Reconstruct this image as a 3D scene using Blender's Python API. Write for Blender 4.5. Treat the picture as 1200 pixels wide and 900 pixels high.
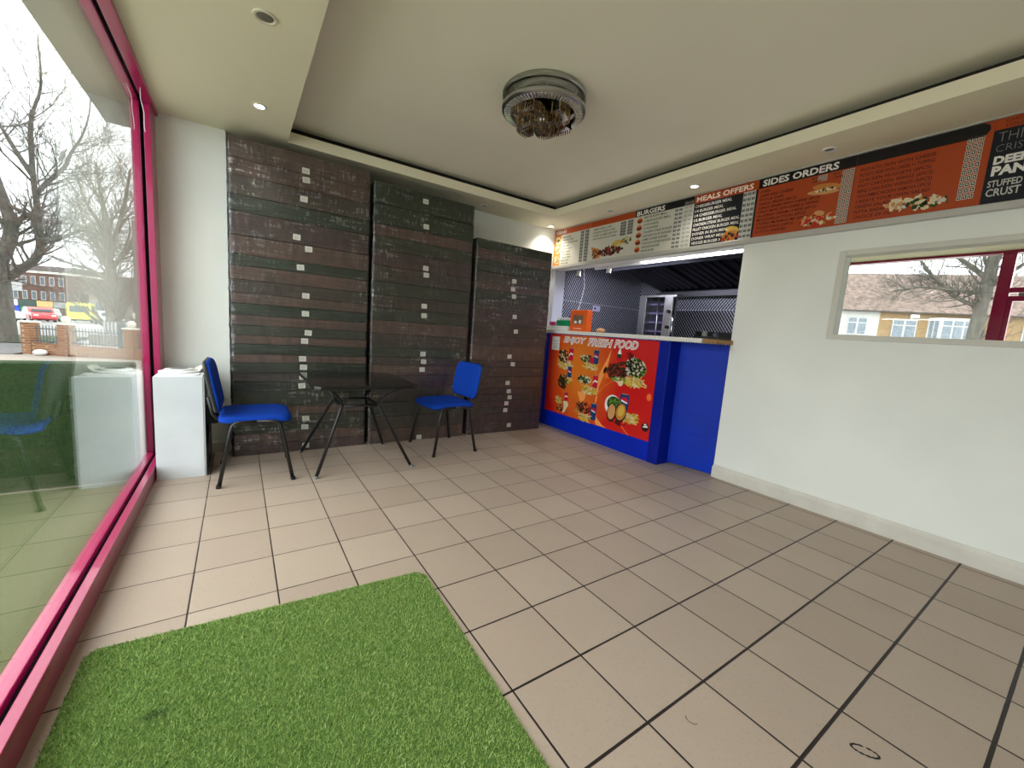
import bpy, math, random
import numpy as np
from mathutils import Vector, Matrix

random.seed(7); np.random.seed(7)
for o in list(bpy.data.objects): bpy.data.objects.remove(o)
SC = bpy.context.scene
COL = SC.collection

# ------------------------------------------------------------------ camera
yaw, pitch, roll = math.radians(34.2359), math.radians(-7.40972), math.radians(4.08339)
fw = Vector((math.sin(yaw)*math.cos(pitch), math.cos(yaw)*math.cos(pitch), math.sin(pitch)))
rt = Vector((math.cos(yaw), -math.sin(yaw), 0)); up = rt.cross(fw)
r2 = rt*math.cos(roll)+up*math.sin(roll); u2 = -rt*math.sin(roll)+up*math.cos(roll)
cd = bpy.data.cameras.new('camera'); cam = bpy.data.objects.new('camera', cd); COL.objects.link(cam)
cam.matrix_world = Matrix(((r2.x,u2.x,-fw.x,-1.02415),(r2.y,u2.y,-fw.y,-1.23241),(r2.z,u2.z,-fw.z,1.15617),(0,0,0,1)))
cd.sensor_width = 36; cd.sensor_fit = 'HORIZONTAL'; cd.lens = 475.54/1200*36
cd.clip_start = 0.02; cd.clip_end = 400
SC.camera = cam

# ------------------------------------------------------------------ light
def srgb(r, g, b, a=1.0):
    f = lambda v: ((v/255)/12.92 if v/255 <= .04045 else (((v/255)+.055)/1.055)**2.4)
    return (f(r), f(g), f(b), a)
W = bpy.data.worlds.new('overcast_sky'); SC.world = W; W.use_nodes = True
nt = W.node_tree; bg = nt.nodes['Background']
tc = nt.nodes.new('ShaderNodeTexCoord'); sp = nt.nodes.new('ShaderNodeSeparateXYZ'); rp = nt.nodes.new('ShaderNodeValToRGB')
nt.links.new(tc.outputs['Generated'], sp.inputs[0]); nt.links.new(sp.outputs['Z'], rp.inputs[0]); nt.links.new(rp.outputs[0], bg.inputs[0])
rp.color_ramp.elements[0].color = (.80,.84,.90,1); rp.color_ramp.elements[1].color = (1,1,1,1); rp.color_ramp.elements[1].position = .5
bg.inputs['Strength'].default_value = 1.9
SC.view_settings.view_transform = 'Standard'; SC.view_settings.look = 'None'
SC.view_settings.gamma = 1; SC.view_settings.exposure = 1.5; SC.view_settings.use_curve_mapping = False
def portal(loc, rot, sx, sy, name='sky_portal'):
    l = bpy.data.lights.new(name, 'AREA'); l.shape = 'RECTANGLE'; l.size = sx; l.size_y = sy
    try: l.cycles.is_portal = True
    except Exception: l.use_portal = True
    o = bpy.data.objects.new(name, l); COL.objects.link(o); o.location = loc; o.rotation_euler = rot
portal((-1.62, 0.0, 1.28), (0, math.radians(-90), 0), 2.4, 5.5)

# ------------------------------------------------------------------ materials
MATS = {}
def mat(name, col, rough=.6, metal=0, spec=.5, emit=None, estr=0, noise=None, bump=None, coat=0, trans=0):
    """noise=(scale, amount, detail[, (sx,sy,sz)]) colour variation; bump=(scale, strength[, (sx,sy,sz)])"""
    if name in MATS: return MATS[name]
    m = bpy.data.materials.new(name); m.use_nodes = True; n = m.node_tree; b = n.nodes['Principled BSDF']
    b.inputs['Base Color'].default_value = col; b.inputs['Roughness'].default_value = rough
    b.inputs['Metallic'].default_value = metal; b.inputs['Specular IOR Level'].default_value = spec
    b.inputs['Coat Weight'].default_value = coat; b.inputs['Transmission Weight'].default_value = trans
    if emit: b.inputs['Emission Color'].default_value = emit; b.inputs['Emission Strength'].default_value = estr
    if noise or bump:
        t = n.nodes.new('ShaderNodeTexCoord')
        def nz(scale, detail, sc):
            mp = n.nodes.new('ShaderNodeMapping'); n.links.new(t.outputs['Object'], mp.inputs[0]); mp.inputs['Scale'].default_value = sc
            x = n.nodes.new('ShaderNodeTexNoise'); n.links.new(mp.outputs[0], x.inputs[0]); x.inputs['Scale'].default_value = scale; x.inputs['Detail'].default_value = detail
            return x
        if noise:
            x = nz(noise[0], noise[2], noise[3] if len(noise) > 3 else (1,1,1))
            r = n.nodes.new('ShaderNodeValToRGB'); a = noise[1]
            r.color_ramp.elements[0].position = .32; r.color_ramp.elements[1].position = .68
            r.color_ramp.elements[0].color = tuple(max(0,c*(1-a)) for c in col[:3])+(1,)
            r.color_ramp.elements[1].color = tuple(min(1,c*(1+a)) for c in col[:3])+(1,)
            n.links.new(x.outputs['Fac'], r.inputs[0]); n.links.new(r.outputs[0], b.inputs['Base Color'])
        if bump:
            x = nz(bump[0], 4, bump[2] if len(bump) > 2 else (1,1,1)); bp = n.nodes.new('ShaderNodeBump')
            bp.inputs['Strength'].default_value = bump[1]; bp.inputs['Distance'].default_value = .01
            n.links.new(x.outputs['Fac'], bp.inputs['Height']); n.links.new(bp.outputs[0], b.inputs['Normal'])
    MATS[name] = m; return m

def nodes(name):
    m = bpy.data.materials.new(name); m.use_nodes = True; MATS[name] = m
    return m, m.node_tree, m.node_tree.nodes['Principled BSDF']
class NG:
    """tiny maths helper for node graphs"""
    def __init__(s, nt): s.nt = nt
    def m(s, op, a, b=None, c=None):
        n = s.nt.nodes.new('ShaderNodeMath'); n.operation = op
        for i, v in enumerate((a, b, c)):
            if v is None: continue
            if isinstance(v, (int, float)): n.inputs[i].default_value = v
            else: s.nt.links.new(v, n.inputs[i])
        return n.outputs[0]
    def mix(s, f, a, b):
        n = s.nt.nodes.new('ShaderNodeMix'); n.data_type = 'RGBA'
        for k, v in ((0, f), (6, a), (7, b)):
            if isinstance(v, (int, float)): n.inputs[k].default_value = v
            elif isinstance(v, tuple): n.inputs[k].default_value = v
            else: s.nt.links.new(v, n.inputs[k])
        return n.outputs[2]
    def noise(s, vec, scale, detail=3, sc=(1,1,1)):
        mp = s.nt.nodes.new('ShaderNodeMapping'); s.nt.links.new(vec, mp.inputs[0]); mp.inputs['Scale'].default_value = sc
        x = s.nt.nodes.new('ShaderNodeTexNoise'); s.nt.links.new(mp.outputs[0], x.inputs[0]); x.inputs['Scale'].default_value = scale; x.inputs['Detail'].default_value = detail
        return x.outputs['Fac']
    def ramp(s, f, p0, c0, p1, c1):
        r = s.nt.nodes.new('ShaderNodeValToRGB'); e = r.color_ramp.elements
        e[0].position = p0; e[0].color = c0; e[1].position = p1; e[1].color = c1
        s.nt.links.new(f, r.inputs[0]); return r.outputs[0]

# floor tiles: 300 x 298 mm, dark grout, origin on a tile corner
def tile_mat():
    m, t, b = nodes('floor_tile'); g = NG(t)
    geo = t.nodes.new('ShaderNodeNewGeometry'); s = t.nodes.new('ShaderNodeSeparateXYZ'); t.links.new(geo.outputs['Position'], s.inputs[0])
    wob = g.m('MULTIPLY', g.m('SUBTRACT', g.noise(geo.outputs['Position'], 9, 2), .5), .0016)
    fx = g.m('ADD', g.m('DIVIDE', s.outputs['X'], .3), 100.0); fy = g.m('ADD', g.m('DIVIDE', s.outputs['Y'], .298), 100.0)
    dx = g.m('MULTIPLY', g.m('SUBTRACT', .5, g.m('ABSOLUTE', g.m('SUBTRACT', g.m('FRACT', fx), .5))), .3)
    dy = g.m('MULTIPLY', g.m('SUBTRACT', .5, g.m('ABSOLUTE', g.m('SUBTRACT', g.m('FRACT', fy), .5))), .298)
    d = g.m('ADD', g.m('MINIMUM', dx, dy), wob)
    # grout joints are a little wider towards the doorway
    wid = g.m('MAXIMUM', g.m('SUBTRACT', .0032, g.m('MULTIPLY', s.outputs['Y'], .0005)), .0022)
    widx = g.m('MAXIMUM', g.m('SUBTRACT', .0036, g.m('MULTIPLY', s.outputs['Y'], .0018)), .0023)
    gr = g.m('MAXIMUM', g.m('LESS_THAN', g.m('ADD', dx, wob), wid), g.m('LESS_THAN', g.m('ADD', dy, wob), widx))
    cell = t.nodes.new('ShaderNodeCombineXYZ'); t.links.new(g.m('FLOOR', fx), cell.inputs[0]); t.links.new(g.m('FLOOR', fy), cell.inputs[1])
    wn = t.nodes.new('ShaderNodeTexWhiteNoise'); t.links.new(cell.outputs[0], wn.inputs['Vector'])
    base = g.mix(wn.outputs['Value'], srgb(174,156,141), srgb(186,169,153))
    n1 = g.noise(geo.outputs['Position'], 3.2, 5); n2 = g.noise(geo.outputs['Position'], 90, 3)
    base = g.mix(g.m('MULTIPLY', g.m('GREATER_THAN', n2, .60), .10), base, srgb(120,100,84))
    base = g.mix(g.m('MULTIPLY', n1, .30), base, srgb(158,138,124))
    smg = g.ramp(g.noise(geo.outputs['Position'], 26, 6, (1,.5,1)), .70, (0,0,0,1), .78, (1,1,1,1))
    base = g.mix(g.m('MULTIPLY', smg, .35), base, srgb(110,92,76))
    col = g.mix(gr, base, srgb(38,30,28))
    t.links.new(col, b.inputs['Base Color'])
    t.links.new(g.m('ADD', .38, g.m('MULTIPLY', n1, .15)), b.inputs['Roughness'])
    bp = t.nodes.new('ShaderNodeBump'); bp.inputs['Strength'].default_value = .35; bp.inputs['Distance'].default_value = .003
    t.links.new(g.m('MULTIPLY', g.m('MINIMUM', d, .006), 160), bp.inputs['Height']); t.links.new(bp.outputs[0], b.inputs['Normal'])
    b.inputs['Specular IOR Level'].default_value = .35
    return m
M_TILE = tile_mat()
def wall_mat(name, c, amt=.035):
    m = mat(name, c, .75, noise=(1.6, amt, 3), bump=(60, .06)); return m
M_WALL = wall_mat('wall_paint', srgb(238,240,234))
M_CEIL = wall_mat('ceiling_paint', srgb(240,234,208), .02)
M_TRIMW = mat('skirting_white', srgb(214,210,200), .45, noise=(7, .06, 4))
M_PINK = mat('pink_powder_coat', srgb(166,4,80), .3, spec=.4, coat=.65)
M_RUBBER = mat('black_rubber', srgb(10,7,12), .8, spec=.1)
M_CHROME = mat('chrome', (.75,.75,.74,1), .12, 1)
M_STEEL = mat('stainless_steel', (.50,.50,.49,1), .3, 1, bump=(40, .05, (1,1,12)))
M_BLACKM = mat('black_metal', srgb(20,20,22), .35, 0, .5)
M_BLACKP = mat('black_plastic', srgb(17,17,19), .45)
M_BLUEF = mat('blue_fabric', srgb(4,58,160), .85, spec=.2, noise=(220, .18, 2), bump=(600, .25))
M_BLUEP = mat('blue_gloss_paint', srgb(0,40,182), .4, spec=.25, noise=(3, .10, 4), bump=(14, .10))
M_WHITEB = mat('white_board', srgb(214,219,224), .45, noise=(5, .04, 3))
M_WHITE = mat('white_plastic', srgb(228,228,228), .4)
M_GREEN = mat('green_plastic', srgb(10,140,90), .4)
M_ORANGE = mat('orange_card', srgb(232,96,24), .5)
M_MAGENTA = mat('magenta_plastic', srgb(178,26,98), .4)
M_GREY = mat('grey_plastic', srgb(120,122,124), .5)
M_WOODE = mat('raw_board_edge', srgb(150,112,70), .7, noise=(30, .2, 4, (1,6,1)))

def glass_mat(name, tint=(.97,1,.985,1), mul=1.0, rough=0.0):
    m = bpy.data.materials.new(name); m.use_nodes = True; t = m.node_tree; t.nodes.clear(); g = NG(t)
    out = t.nodes.new('ShaderNodeOutputMaterial'); tr = t.nodes.new('ShaderNodeBsdfTransparent'); gl = t.nodes.new('ShaderNodeBsdfGlossy')
    tr.inputs[0].default_value = tint; gl.inputs['Roughness'].default_value = rough; gl.inputs[0].default_value = (1,1,1,1)
    lw = t.nodes.new('ShaderNodeLayerWeight'); lw.inputs[0].default_value = .5
    f5 = g.m('POWER', lw.outputs['Facing'], 5.0)
    F = g.m('MULTIPLY', g.m('ADD', .04, g.m('MULTIPLY', f5, .96)), mul)
    mx = t.nodes.new('ShaderNodeMixShader'); t.links.new(F, mx.inputs[0]); t.links.new(tr.outputs[0], mx.inputs[1]); t.links.new(gl.outputs[0], mx.inputs[2])
    t.links.new(mx.outputs[0], out.inputs[0]); return m
M_GLASS = glass_mat('window_glass')

def printed(name, c0, c1, sc=1.0):
    return mat(name, c0, .35, spec=.4)

# ------------------------------------------------------------------ mesh builder
class MB:
    def __init__(s): s.v = []; s.f = []; s.m = []
    def add(s, vs, fs, mi=0):
        k = len(s.v); s.v += [tuple(v) for v in vs]; s.f += [tuple(i+k for i in f) for f in fs]; s.m += [mi]*len(fs); return s
    def box(s, x0, x1, y0, y1, z0, z1, mi=0):
        return s.add([(x0,y0,z0),(x1,y0,z0),(x1,y1,z0),(x0,y1,z0),(x0,y0,z1),(x1,y0,z1),(x1,y1,z1),(x0,y1,z1)],
              [(0,3,2,1),(4,5,6,7),(0,1,5,4),(1,2,6,5),(2,3,7,6),(3,0,4,7)], mi)
    def prism(s, poly, z0, z1, mi=0, ax=2):
        """poly of 2D points extruded along axis ax"""
        n = len(poly)
        def P(a, b, c): return {2:(a,b,c), 1:(a,c,b), 0:(c,a,b)}[ax]
        vs = [P(a,b,z0) for a,b in poly]+[P(a,b,z1) for a,b in poly]
        fs = [tuple(range(n-1,-1,-1)), tuple(range(n,2*n))]+[(i,(i+1)%n,n+(i+1)%n,n+i) for i in range(n)]
        return s.add(vs, fs, mi)
    def tube(s, path, r, n=10, mi=0, cap=True):
        path = [Vector(p) for p in path]; rs = r if isinstance(r, (list,tuple)) else [r]*len(path)
        t0 = (path[1]-path[0]).normalized(); a = t0.orthogonal().normalized(); rings = []
        for i, p in enumerate(path):
            if i == 0: t = t0
            elif i == len(path)-1: t = (path[i]-path[i-1]).normalized()
            else: t = ((path[i]-path[i-1]).normalized()+(path[i+1]-path[i]).normalized()).normalized()
            a = (a-t*a.dot(t)); a = a.normalized() if a.length > 1e-6 else t.orthogonal().normalized(); b = t.cross(a)
            rings.append([p+(a*math.cos(2*math.pi*k/n)+b*math.sin(2*math.pi*k/n))*rs[i] for k in range(n)])
        vs = [v for R in rings for v in R]; fs = []
        for i in range(len(path)-1):
            for k in range(n): fs.append((i*n+k, i*n+(k+1)%n, (i+1)*n+(k+1)%n, (i+1)*n+k))
        if cap: fs += [tuple(range(n-1,-1,-1)), tuple(range((len(path)-1)*n, len(path)*n))]
        return s.add(vs, fs, mi)
    def lathe(s, prof, c=(0,0,0), n=32, mi=0, a0=0, a1=2*math.pi):
        """prof list of (r,z)"""
        vs = []; full = abs(a1-a0-2*math.pi) < 1e-6; K = n if full else n+1
        for r, z in prof:
            for k in range(K):
                a = a0+(a1-a0)*k/n; vs.append((c[0]+r*math.cos(a), c[1]+r*math.sin(a), c[2]+z))
        fs = []
        for i in range(len(prof)-1):
            for k in range(n): fs.append((i*K+k, i*K+(k+1)%K, (i+1)*K+(k+1)%K, (i+1)*K+k))
        return s.add(vs, fs, mi)
    def sph(s, c, r, n=10, mi=0, sz=1):
        prof = [(r*math.sin(math.pi*i/n)+1e-5, -r*sz*math.cos(math.pi*i/n)) for i in range(n+1)]
        return s.lathe(prof, c, n*2, mi)

def link_mesh(name, mb, mats, smooth=False, bevel=0):
    me = bpy.data.meshes.new(name); me.from_pydata([tuple(v) for v in mb.v], [], mb.f)
    if not isinstance(mats, (list,tuple)): mats = [mats]
    for m in mats: me.materials.append(m)
    if any(mb.m): me.polygons.foreach_set('material_index', mb.m)
    me.update()
    o = bpy.data.objects.new(name, me); COL.objects.link(o)
    if smooth:
        me.polygons.foreach_set('use_smooth', [True]*len(me.polygons))
        if smooth is not True:
            try: me.set_sharp_from_angle(angle=math.radians(smooth))
            except Exception: pass
    if bevel:
        b = o.modifiers.new('b', 'BEVEL'); b.width = bevel; b.segments = 2; b.limit_method = 'ANGLE'; b.angle_limit = math.radians(40)
    return o
def rootloc(o):
    while o.parent: o = o.parent
    return o.location
def part(name, mb, mats, parent, label=None, smooth=False, bevel=0, kind=None):
    L = rootloc(parent)
    mb2 = MB(); mb2.v = [(v[0]-L.x, v[1]-L.y, v[2]-L.z) for v in mb.v]; mb2.f = mb.f; mb2.m = mb.m
    o = link_mesh(name, mb2, mats, smooth, bevel); o.parent = parent
    if label: o['label'] = label
    if kind: o['kind'] = kind
    return o
def thing(name, label, cat, loc=(0,0,0), group=None, kind=None):
    o = bpy.data.objects.new(name, None); COL.objects.link(o); o.location = loc; o.empty_display_size = .1
    if kind == 'structure': o['kind'] = kind
    else: o['label'] = label; o['category'] = cat
    if group: o['group'] = group
    return o
def solo(name, mb, mats, label, cat, group=None, smooth=False, bevel=0, kind=None):
    """a thing that is one mesh; origin at the middle of its base"""
    xs = [v[0] for v in mb.v]; ys = [v[1] for v in mb.v]; zs = [v[2] for v in mb.v]
    c = ((min(xs)+max(xs))/2, (min(ys)+max(ys))/2, min(zs))
    mb2 = MB(); mb2.v = [(v[0]-c[0], v[1]-c[1], v[2]-c[2]) for v in mb.v]; mb2.f = mb.f; mb2.m = mb.m
    o = link_mesh(name, mb2, mats, smooth, bevel); o.location = c
    if kind == 'structure': o['kind'] = kind
    else: o['label'] = label; o['category'] = cat
    if kind == 'stuff': o['kind'] = kind
    if group: o['group'] = group
    return o
def struct(name, mb, mats, smooth=False, bevel=0): return solo(name, mb, mats, None, None, None, smooth, bevel, 'structure')
def clone(o, parent=None):
    c = o.copy(); COL.objects.link(c)
    if parent: c.parent = parent
    for ch in list(o.children): clone(ch, c)
    return c

# flat printed plane facing -x : u runs towards -y, v is z
class Print:
    def __init__(s, x, sign=-1, lift=.0004): s.x = x; s.lift = lift; s.layers = {}
    def mb(s, key): return s.layers.setdefault(key, MB())
    def poly(s, key, pts, lay=0):
        x = s.x-s.lift*(lay+1); pts = list(pts)
        s.mb(key).add([(x,y,z) for y,z in pts], [tuple(range(len(pts)))])
    def ell(s, key, y, z, ry, rz, lay=0, n=14, rot=0, jit=0):
        P = []
        for k in range(n):
            a = 2*math.pi*k/n; j = 1+random.uniform(-jit, jit); u = ry*j*math.cos(a); v = rz*j*math.sin(a)
            P.append((y+u*math.cos(rot)-v*math.sin(rot), z+u*math.sin(rot)+v*math.cos(rot)))
        s.poly(key, P, lay)
    def rect(s, key, y0, y1, z0, z1, lay=0): s.poly(key, [(y0,z0),(y1,z0),(y1,z1),(y0,z1)], lay)
def text_mesh(body, size=.05, bold=0, extrude=0, spacing=1.0, shear=0, line=1.0):
    cu = bpy.data.curves.new('lettering', 'FONT'); cu.body = body; cu.size = size; cu.offset = bold; cu.extrude = extrude
    cu.space_character = spacing; cu.shear = shear; cu.space_line = line; cu.resolution_u = 2
    o = bpy.data.objects.new('lettering', cu); COL.objects.link(o)
    bpy.context.view_layer.update()
    me = bpy.data.meshes.new_from_object(o.evaluated_get(bpy.context.evaluated_depsgraph_get()))
    vs = [tuple(v.co) for v in me.vertices]; fs = [tuple(p.vertices) for p in me.polygons]
    bpy.data.objects.remove(o); bpy.data.meshes.remove(me); bpy.data.curves.remove(cu)
    return vs, fs
def text_fit(mb, body, y0, z0, w=None, h=None, x=0, bold=0, mi=0, **kw):
    """lettering on a plane facing -x; y0 left edge, z0 bottom; w, h target size"""
    vs, fs = text_mesh(body, 1.0, bold, **kw)
    if not vs: return
    ax = min(v[0] for v in vs); bx = max(v[0] for v in vs); ay = min(v[1] for v in vs); by = max(v[1] for v in vs)
    sx = w/(bx-ax) if w else h/(by-ay); sy = h/(by-ay) if h else sx
    mb.add([(x, y0-(v[0]-ax)*sx, z0+(v[1]-ay)*sy) for v in vs], fs, mi)

# ================================================================== STRUCTURE
XW, YB, ZC = 2.48, 3.14, 2.51          # right wall, back wall, soffit height
GX = -1.54                             # glass plane
f = MB().box(-1.50, 4.45, -3.0, 3.2, -.06, 0); struct('floor', f, M_TILE)
# scuff rings on the tiles belong to the floor
def ring_mark(y, x, rx, ry, w, a0, a1, rot):
    mb = MB(); n = 26; P = []
    for k in range(n+1):
        a = a0+(a1-a0)*k/n; ww = w*(.35+.65*abs(math.sin(k*1.7)))
        for s_ in (-1, 1):
            u = (rx+s_*ww)*math.cos(a); v = (ry+s_*ww)*math.sin(a)
            P.append((x+u*math.cos(rot)-v*math.sin(rot), y+u*math.sin(rot)+v*math.cos(rot), .0006))
    mb.add(P, [(2*k, 2*k+1, 2*k+3, 2*k+2) for k in range(n)]); return mb
fl = bpy.data.objects['floor']
for nm, a in (('scuff_mark', (-.985,.498,.015,.033,.0042,0,6.1,.5)), ('scuff_mark', (-.66,.13,.013,.018,.0016,1.6,4.4,.3))):
    mb = ring_mark(*a); part(nm, mb, mat('scuff_black', srgb(34,28,26), .7), fl)

# ceiling: raised slab, lowered soffit ring with lip
mb = MB().box(-1.6, 2.6, -3.1, 3.3, 2.665, 2.78); struct('ceiling', mb, mat('ceiling_paint_upper', srgb(250,245,228), .8, noise=(1.2, .02, 2)))
ex0, ex1, ey0, ey1 = -.68, 2.055, -2.2, 2.665
mb = MB()
for a in ((-1.56, ex0, -3.05, 3.2), (ex1, 2.6, -3.05, 3.2), (ex0, ex1, -3.05, ey0), (ex0, ex1, ey1, 3.2)): mb.box(a[0], a[1], a[2], a[3], ZC, ZC+.035)
for a in ((ex0-.03, ex0, ey0-.03, ey1+.03), (ex1, ex1+.03, ey0-.03, ey1+.03), (ex0, ex1, ey0-.03, ey0), (ex0, ex1, ey1, ey1+.03)): mb.box(a[0], a[1], a[2], a[3], ZC+.035, ZC+.082)
struct('trim_1', mb, M_CEIL)
# inner upstand closing the cove, coloured dark for the shade in the gap
M_COVE = mat('cove_shade', srgb(40,36,32), .9)
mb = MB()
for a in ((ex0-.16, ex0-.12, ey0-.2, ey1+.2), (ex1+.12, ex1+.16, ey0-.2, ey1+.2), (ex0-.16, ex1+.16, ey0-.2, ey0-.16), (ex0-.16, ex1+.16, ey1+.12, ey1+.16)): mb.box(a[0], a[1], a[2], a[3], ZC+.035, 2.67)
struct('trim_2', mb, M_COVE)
# walls
struct('wall_back', MB().box(-1.6, XW+.1, YB, YB+.12, 0, 2.8), M_WALL)
struct('wall_left', MB().box(-1.53, -1.0848, 2.785, YB, 0, ZC), M_WALL)      # stub pier beside the shop window
struct('baseboard_back', MB().prism([(2.785-.015,0),(2.785-.015,.075),(2.785-.006,.09),(2.785,.09),(2.785,0)], -1.475, -1.0848, ax=0), M_TRIMW)
oy = .635
mb = MB()
# right wall with kitchen hatch (y>oy) and mirror recess
my1, mz0, mz1, my0 = -.082, 1.295, 1.835, -1.95
mb.box(XW, XW+.14, my1, oy, 0, ZC+.2); mb.box(XW, XW+.14, -3.0, my0, 0, ZC+.2)
mb.box(XW, XW+.14, my0, my1, 0, mz0); mb.box(XW, XW+.14, my0, my1, mz1, ZC+.2); mb.box(XW+.05, XW+.14, my0, my1, mz0, mz1)
struct('wall_right', mb, M_WALL)
struct('wall_right_upper', MB().box(XW, XW+.14, oy, YB, 2.0, ZC+.2), M_WALL)
bp = [(0,0),(0,.085),(.004,.092),(.010,.095),(.014,.105),(.022,.110)]
struct('baseboard_right', MB().prism([(XW-.022+a, z) for a, z in bp]+[(XW,.110),(XW,0)], -3.0, oy, ax=1), M_TRIMW)
# wall behind the camera: solid and unseen, its grey chosen to cut bounced light
struct('wall_front', MB().box(-1.6, 2.62, -3.12, -3.0, 0, 2.8), mat('front_wall_grey', srgb(150,148,144), .8))

# shop window along the left side
w1 = thing('window_1', None, None, (GX, 1.2, 0), kind='structure')
FX0, FX1 = -1.592, -1.495
part('glass_pane', MB().box(GX-.003, GX+.003, -.30, 2.62, .06, 2.50), M_GLASS, w1)
mb = MB().box(-1.527, FX1, -3.0, 2.78, 0, .10).box(FX0, -1.549, -3.0, 2.84, -.05, .10); part('window_sill', mb, M_PINK, w1, bevel=.002)
mb = MB().box(-1.527, -1.475, -3.0, 2.78, 2.478, 2.51).box(FX0, -1.549, -3.0, 2.84, 2.478, 2.60); part('window_head', mb, M_PINK, w1, bevel=.002)
mb = MB().box(-1.527, -1.492, 2.575, 2.78, .0, 2.478).box(FX0, -1.549, 2.575, 2.84, .10, 2.478); part('window_jamb', mb, M_PINK, w1, bevel=.002)
mb = MB().box(-1.549, -1.527, -3.0, 2.60, .05, .075).box(-1.549, -1.527, -3.0, 2.60, 2.49, 2.51).box(-1.549, -1.527, 2.60, 2.64, .05, 2.5); part('gasket', mb, M_RUBBER, w1)
mb = MB().box(FX0, FX1, -.395, -.285, 0, 2.478); part('mullion', mb, M_PINK, w1, bevel=.002)
d1 = thing('door_1', None, None, (GX, -.9, 0), kind='structure')
part('door_frame', MB().box(-1.58, -1.50, -.435, -.396, .1, 1.92).box(-1.58, -1.50, -1.42, -1.35, .1, 1.92).box(-1.58, -1.50, -1.42, -.396, 1.92, 1.98).box(-1.58, -1.50, -1.42, -.396, 2.02, 2.08).box(-1.58, -1.50, -1.35, -.47, .1, .3), M_PINK, d1, bevel=.003)
part('closer_rail', MB().box(-1.56, -1.49, -1.35, -.47, 1.985, 2.015), M_GREY, d1)
part('glass_pane', MB().box(GX-.003, GX+.003, -1.36, -.46, .28, 1.93).box(GX-.003, GX+.003, -1.42, -.39, 2.07, 2.48), M_GLASS, d1)
part('glass_pane', MB().box(GX-.003, GX+.003, -3.0, -1.47, .09, 2.49), M_GLASS, w1)
part('mullion', MB().box(FX0, FX1, -1.50, -1.42, 0, 2.478), M_PINK, w1)
# white stay cable hanging at the head of the frame
cb = [(-1.505, 2.35, 2.478), (-1.515, 2.42, 2.44), (-1.508, 2.47, 2.38), (-1.512, 2.49, 2.30), (-1.510, 2.50, 2.27)]
solo('loose_cable', MB().tube(cb, .0026, 6), M_WHITE, 'thin white cable dangling from the top corner of the pink window frame', 'cable', smooth=True)

# mirror in its recess with plaster reveal
mt = mat('mirror_silver', (.93,.95,.94,1), .0, 1)
mi = thing('wall_mirror', 'wide mirror set into the white wall, reflecting the street houses', 'mirror', (XW+.04, -1.0, mz0))
part('mirror_glass', MB().box(XW+.04, XW+.049, my0, my1, mz0, mz1), mt, mi)
fw_ = .04
mb = MB()
yA, yB2, zA, zB = my1+fw_, my0-fw_, mz0-.035, mz1+.035
mb.box(XW-.010, XW, my1, yA, zA, zB).box(XW-.010, XW, yB2, my0, zA, zB).box(XW-.010, XW, my0, my1, zA, mz0).box(XW-.010, XW, my0, my1, mz1, zB)
part('mirror_surround', mb, wall_mat('surround_paint', srgb(214,212,202)), mi, bevel=.003)

# ================================================================== KITCHEN
def dash_mat():
    m, t, b = nodes('patterned_steel_cladding'); g = NG(t)
    geo = t.nodes.new('ShaderNodeNewGeometry'); s = t.nodes.new('ShaderNodeSeparateXYZ'); t.links.new(geo.outputs['Position'], s.inputs[0])
    u = g.m('ADD', s.outputs['X'], s.outputs['Y']); z = s.outputs['Z']
    up = g.m('GREATER_THAN', z, 1.63); sg = g.m('SUBTRACT', g.m('MULTIPLY', up, 2.0), 1.0)
    a = g.m('ADD', u, g.m('MULTIPLY', z, g.m('MULTIPLY', sg, .75))); c = g.m('SUBTRACT', u, g.m('MULTIPLY', z, g.m('MULTIPLY', sg, .75)))
    fa = g.m('FRACT', g.m('ADD', g.m('DIVIDE', a, .040), 200.0)); fb = g.m('FRACT', g.m('ADD', g.m('DIVIDE', c, .052), 200.0))
    on = g.m('MULTIPLY', g.m('LESS_THAN', fa, .40), g.m('LESS_THAN', fb, .86))
    joint = g.m('LESS_THAN', g.m('ABSOLUTE', g.m('SUBTRACT', z, 1.63)), .003)
    t.links.new(g.mix(g.m('MAXIMUM', on, joint), srgb(24,25,34), srgb(196,198,214)), b.inputs['Base Color'])
    b.inputs['Roughness'].default_value = .35; b.inputs['Metallic'].default_value = .1
    return m
M_DASH = dash_mat()
KX = 4.3
struct('wall_kitchen_side', MB().box(XW+.1, KX+.1, YB, YB+.1, 0, 2.7), M_DASH)
struct('wall_kitchen_back', MB().box(KX, KX+.1, -.4, YB+.1, 0, 2.7), M_DASH)
struct('wall_kitchen_near', MB().box(XW+.14, KX+.1, -.5, -.4, 0, 2.7), wall_mat('kitchen_wall', srgb(150,150,150)))
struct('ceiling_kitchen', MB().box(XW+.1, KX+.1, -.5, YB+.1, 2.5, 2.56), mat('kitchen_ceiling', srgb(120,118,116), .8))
struct('trim_3', MB().box(XW+.002, XW+.175, 3.085, YB, 0, 1.999), mat('white_upright', srgb(214,216,228), .5))
mdk = mat('dark_steel', srgb(34,34,42), .42, .6)  # even dark steel colour for hood and worktop
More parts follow.
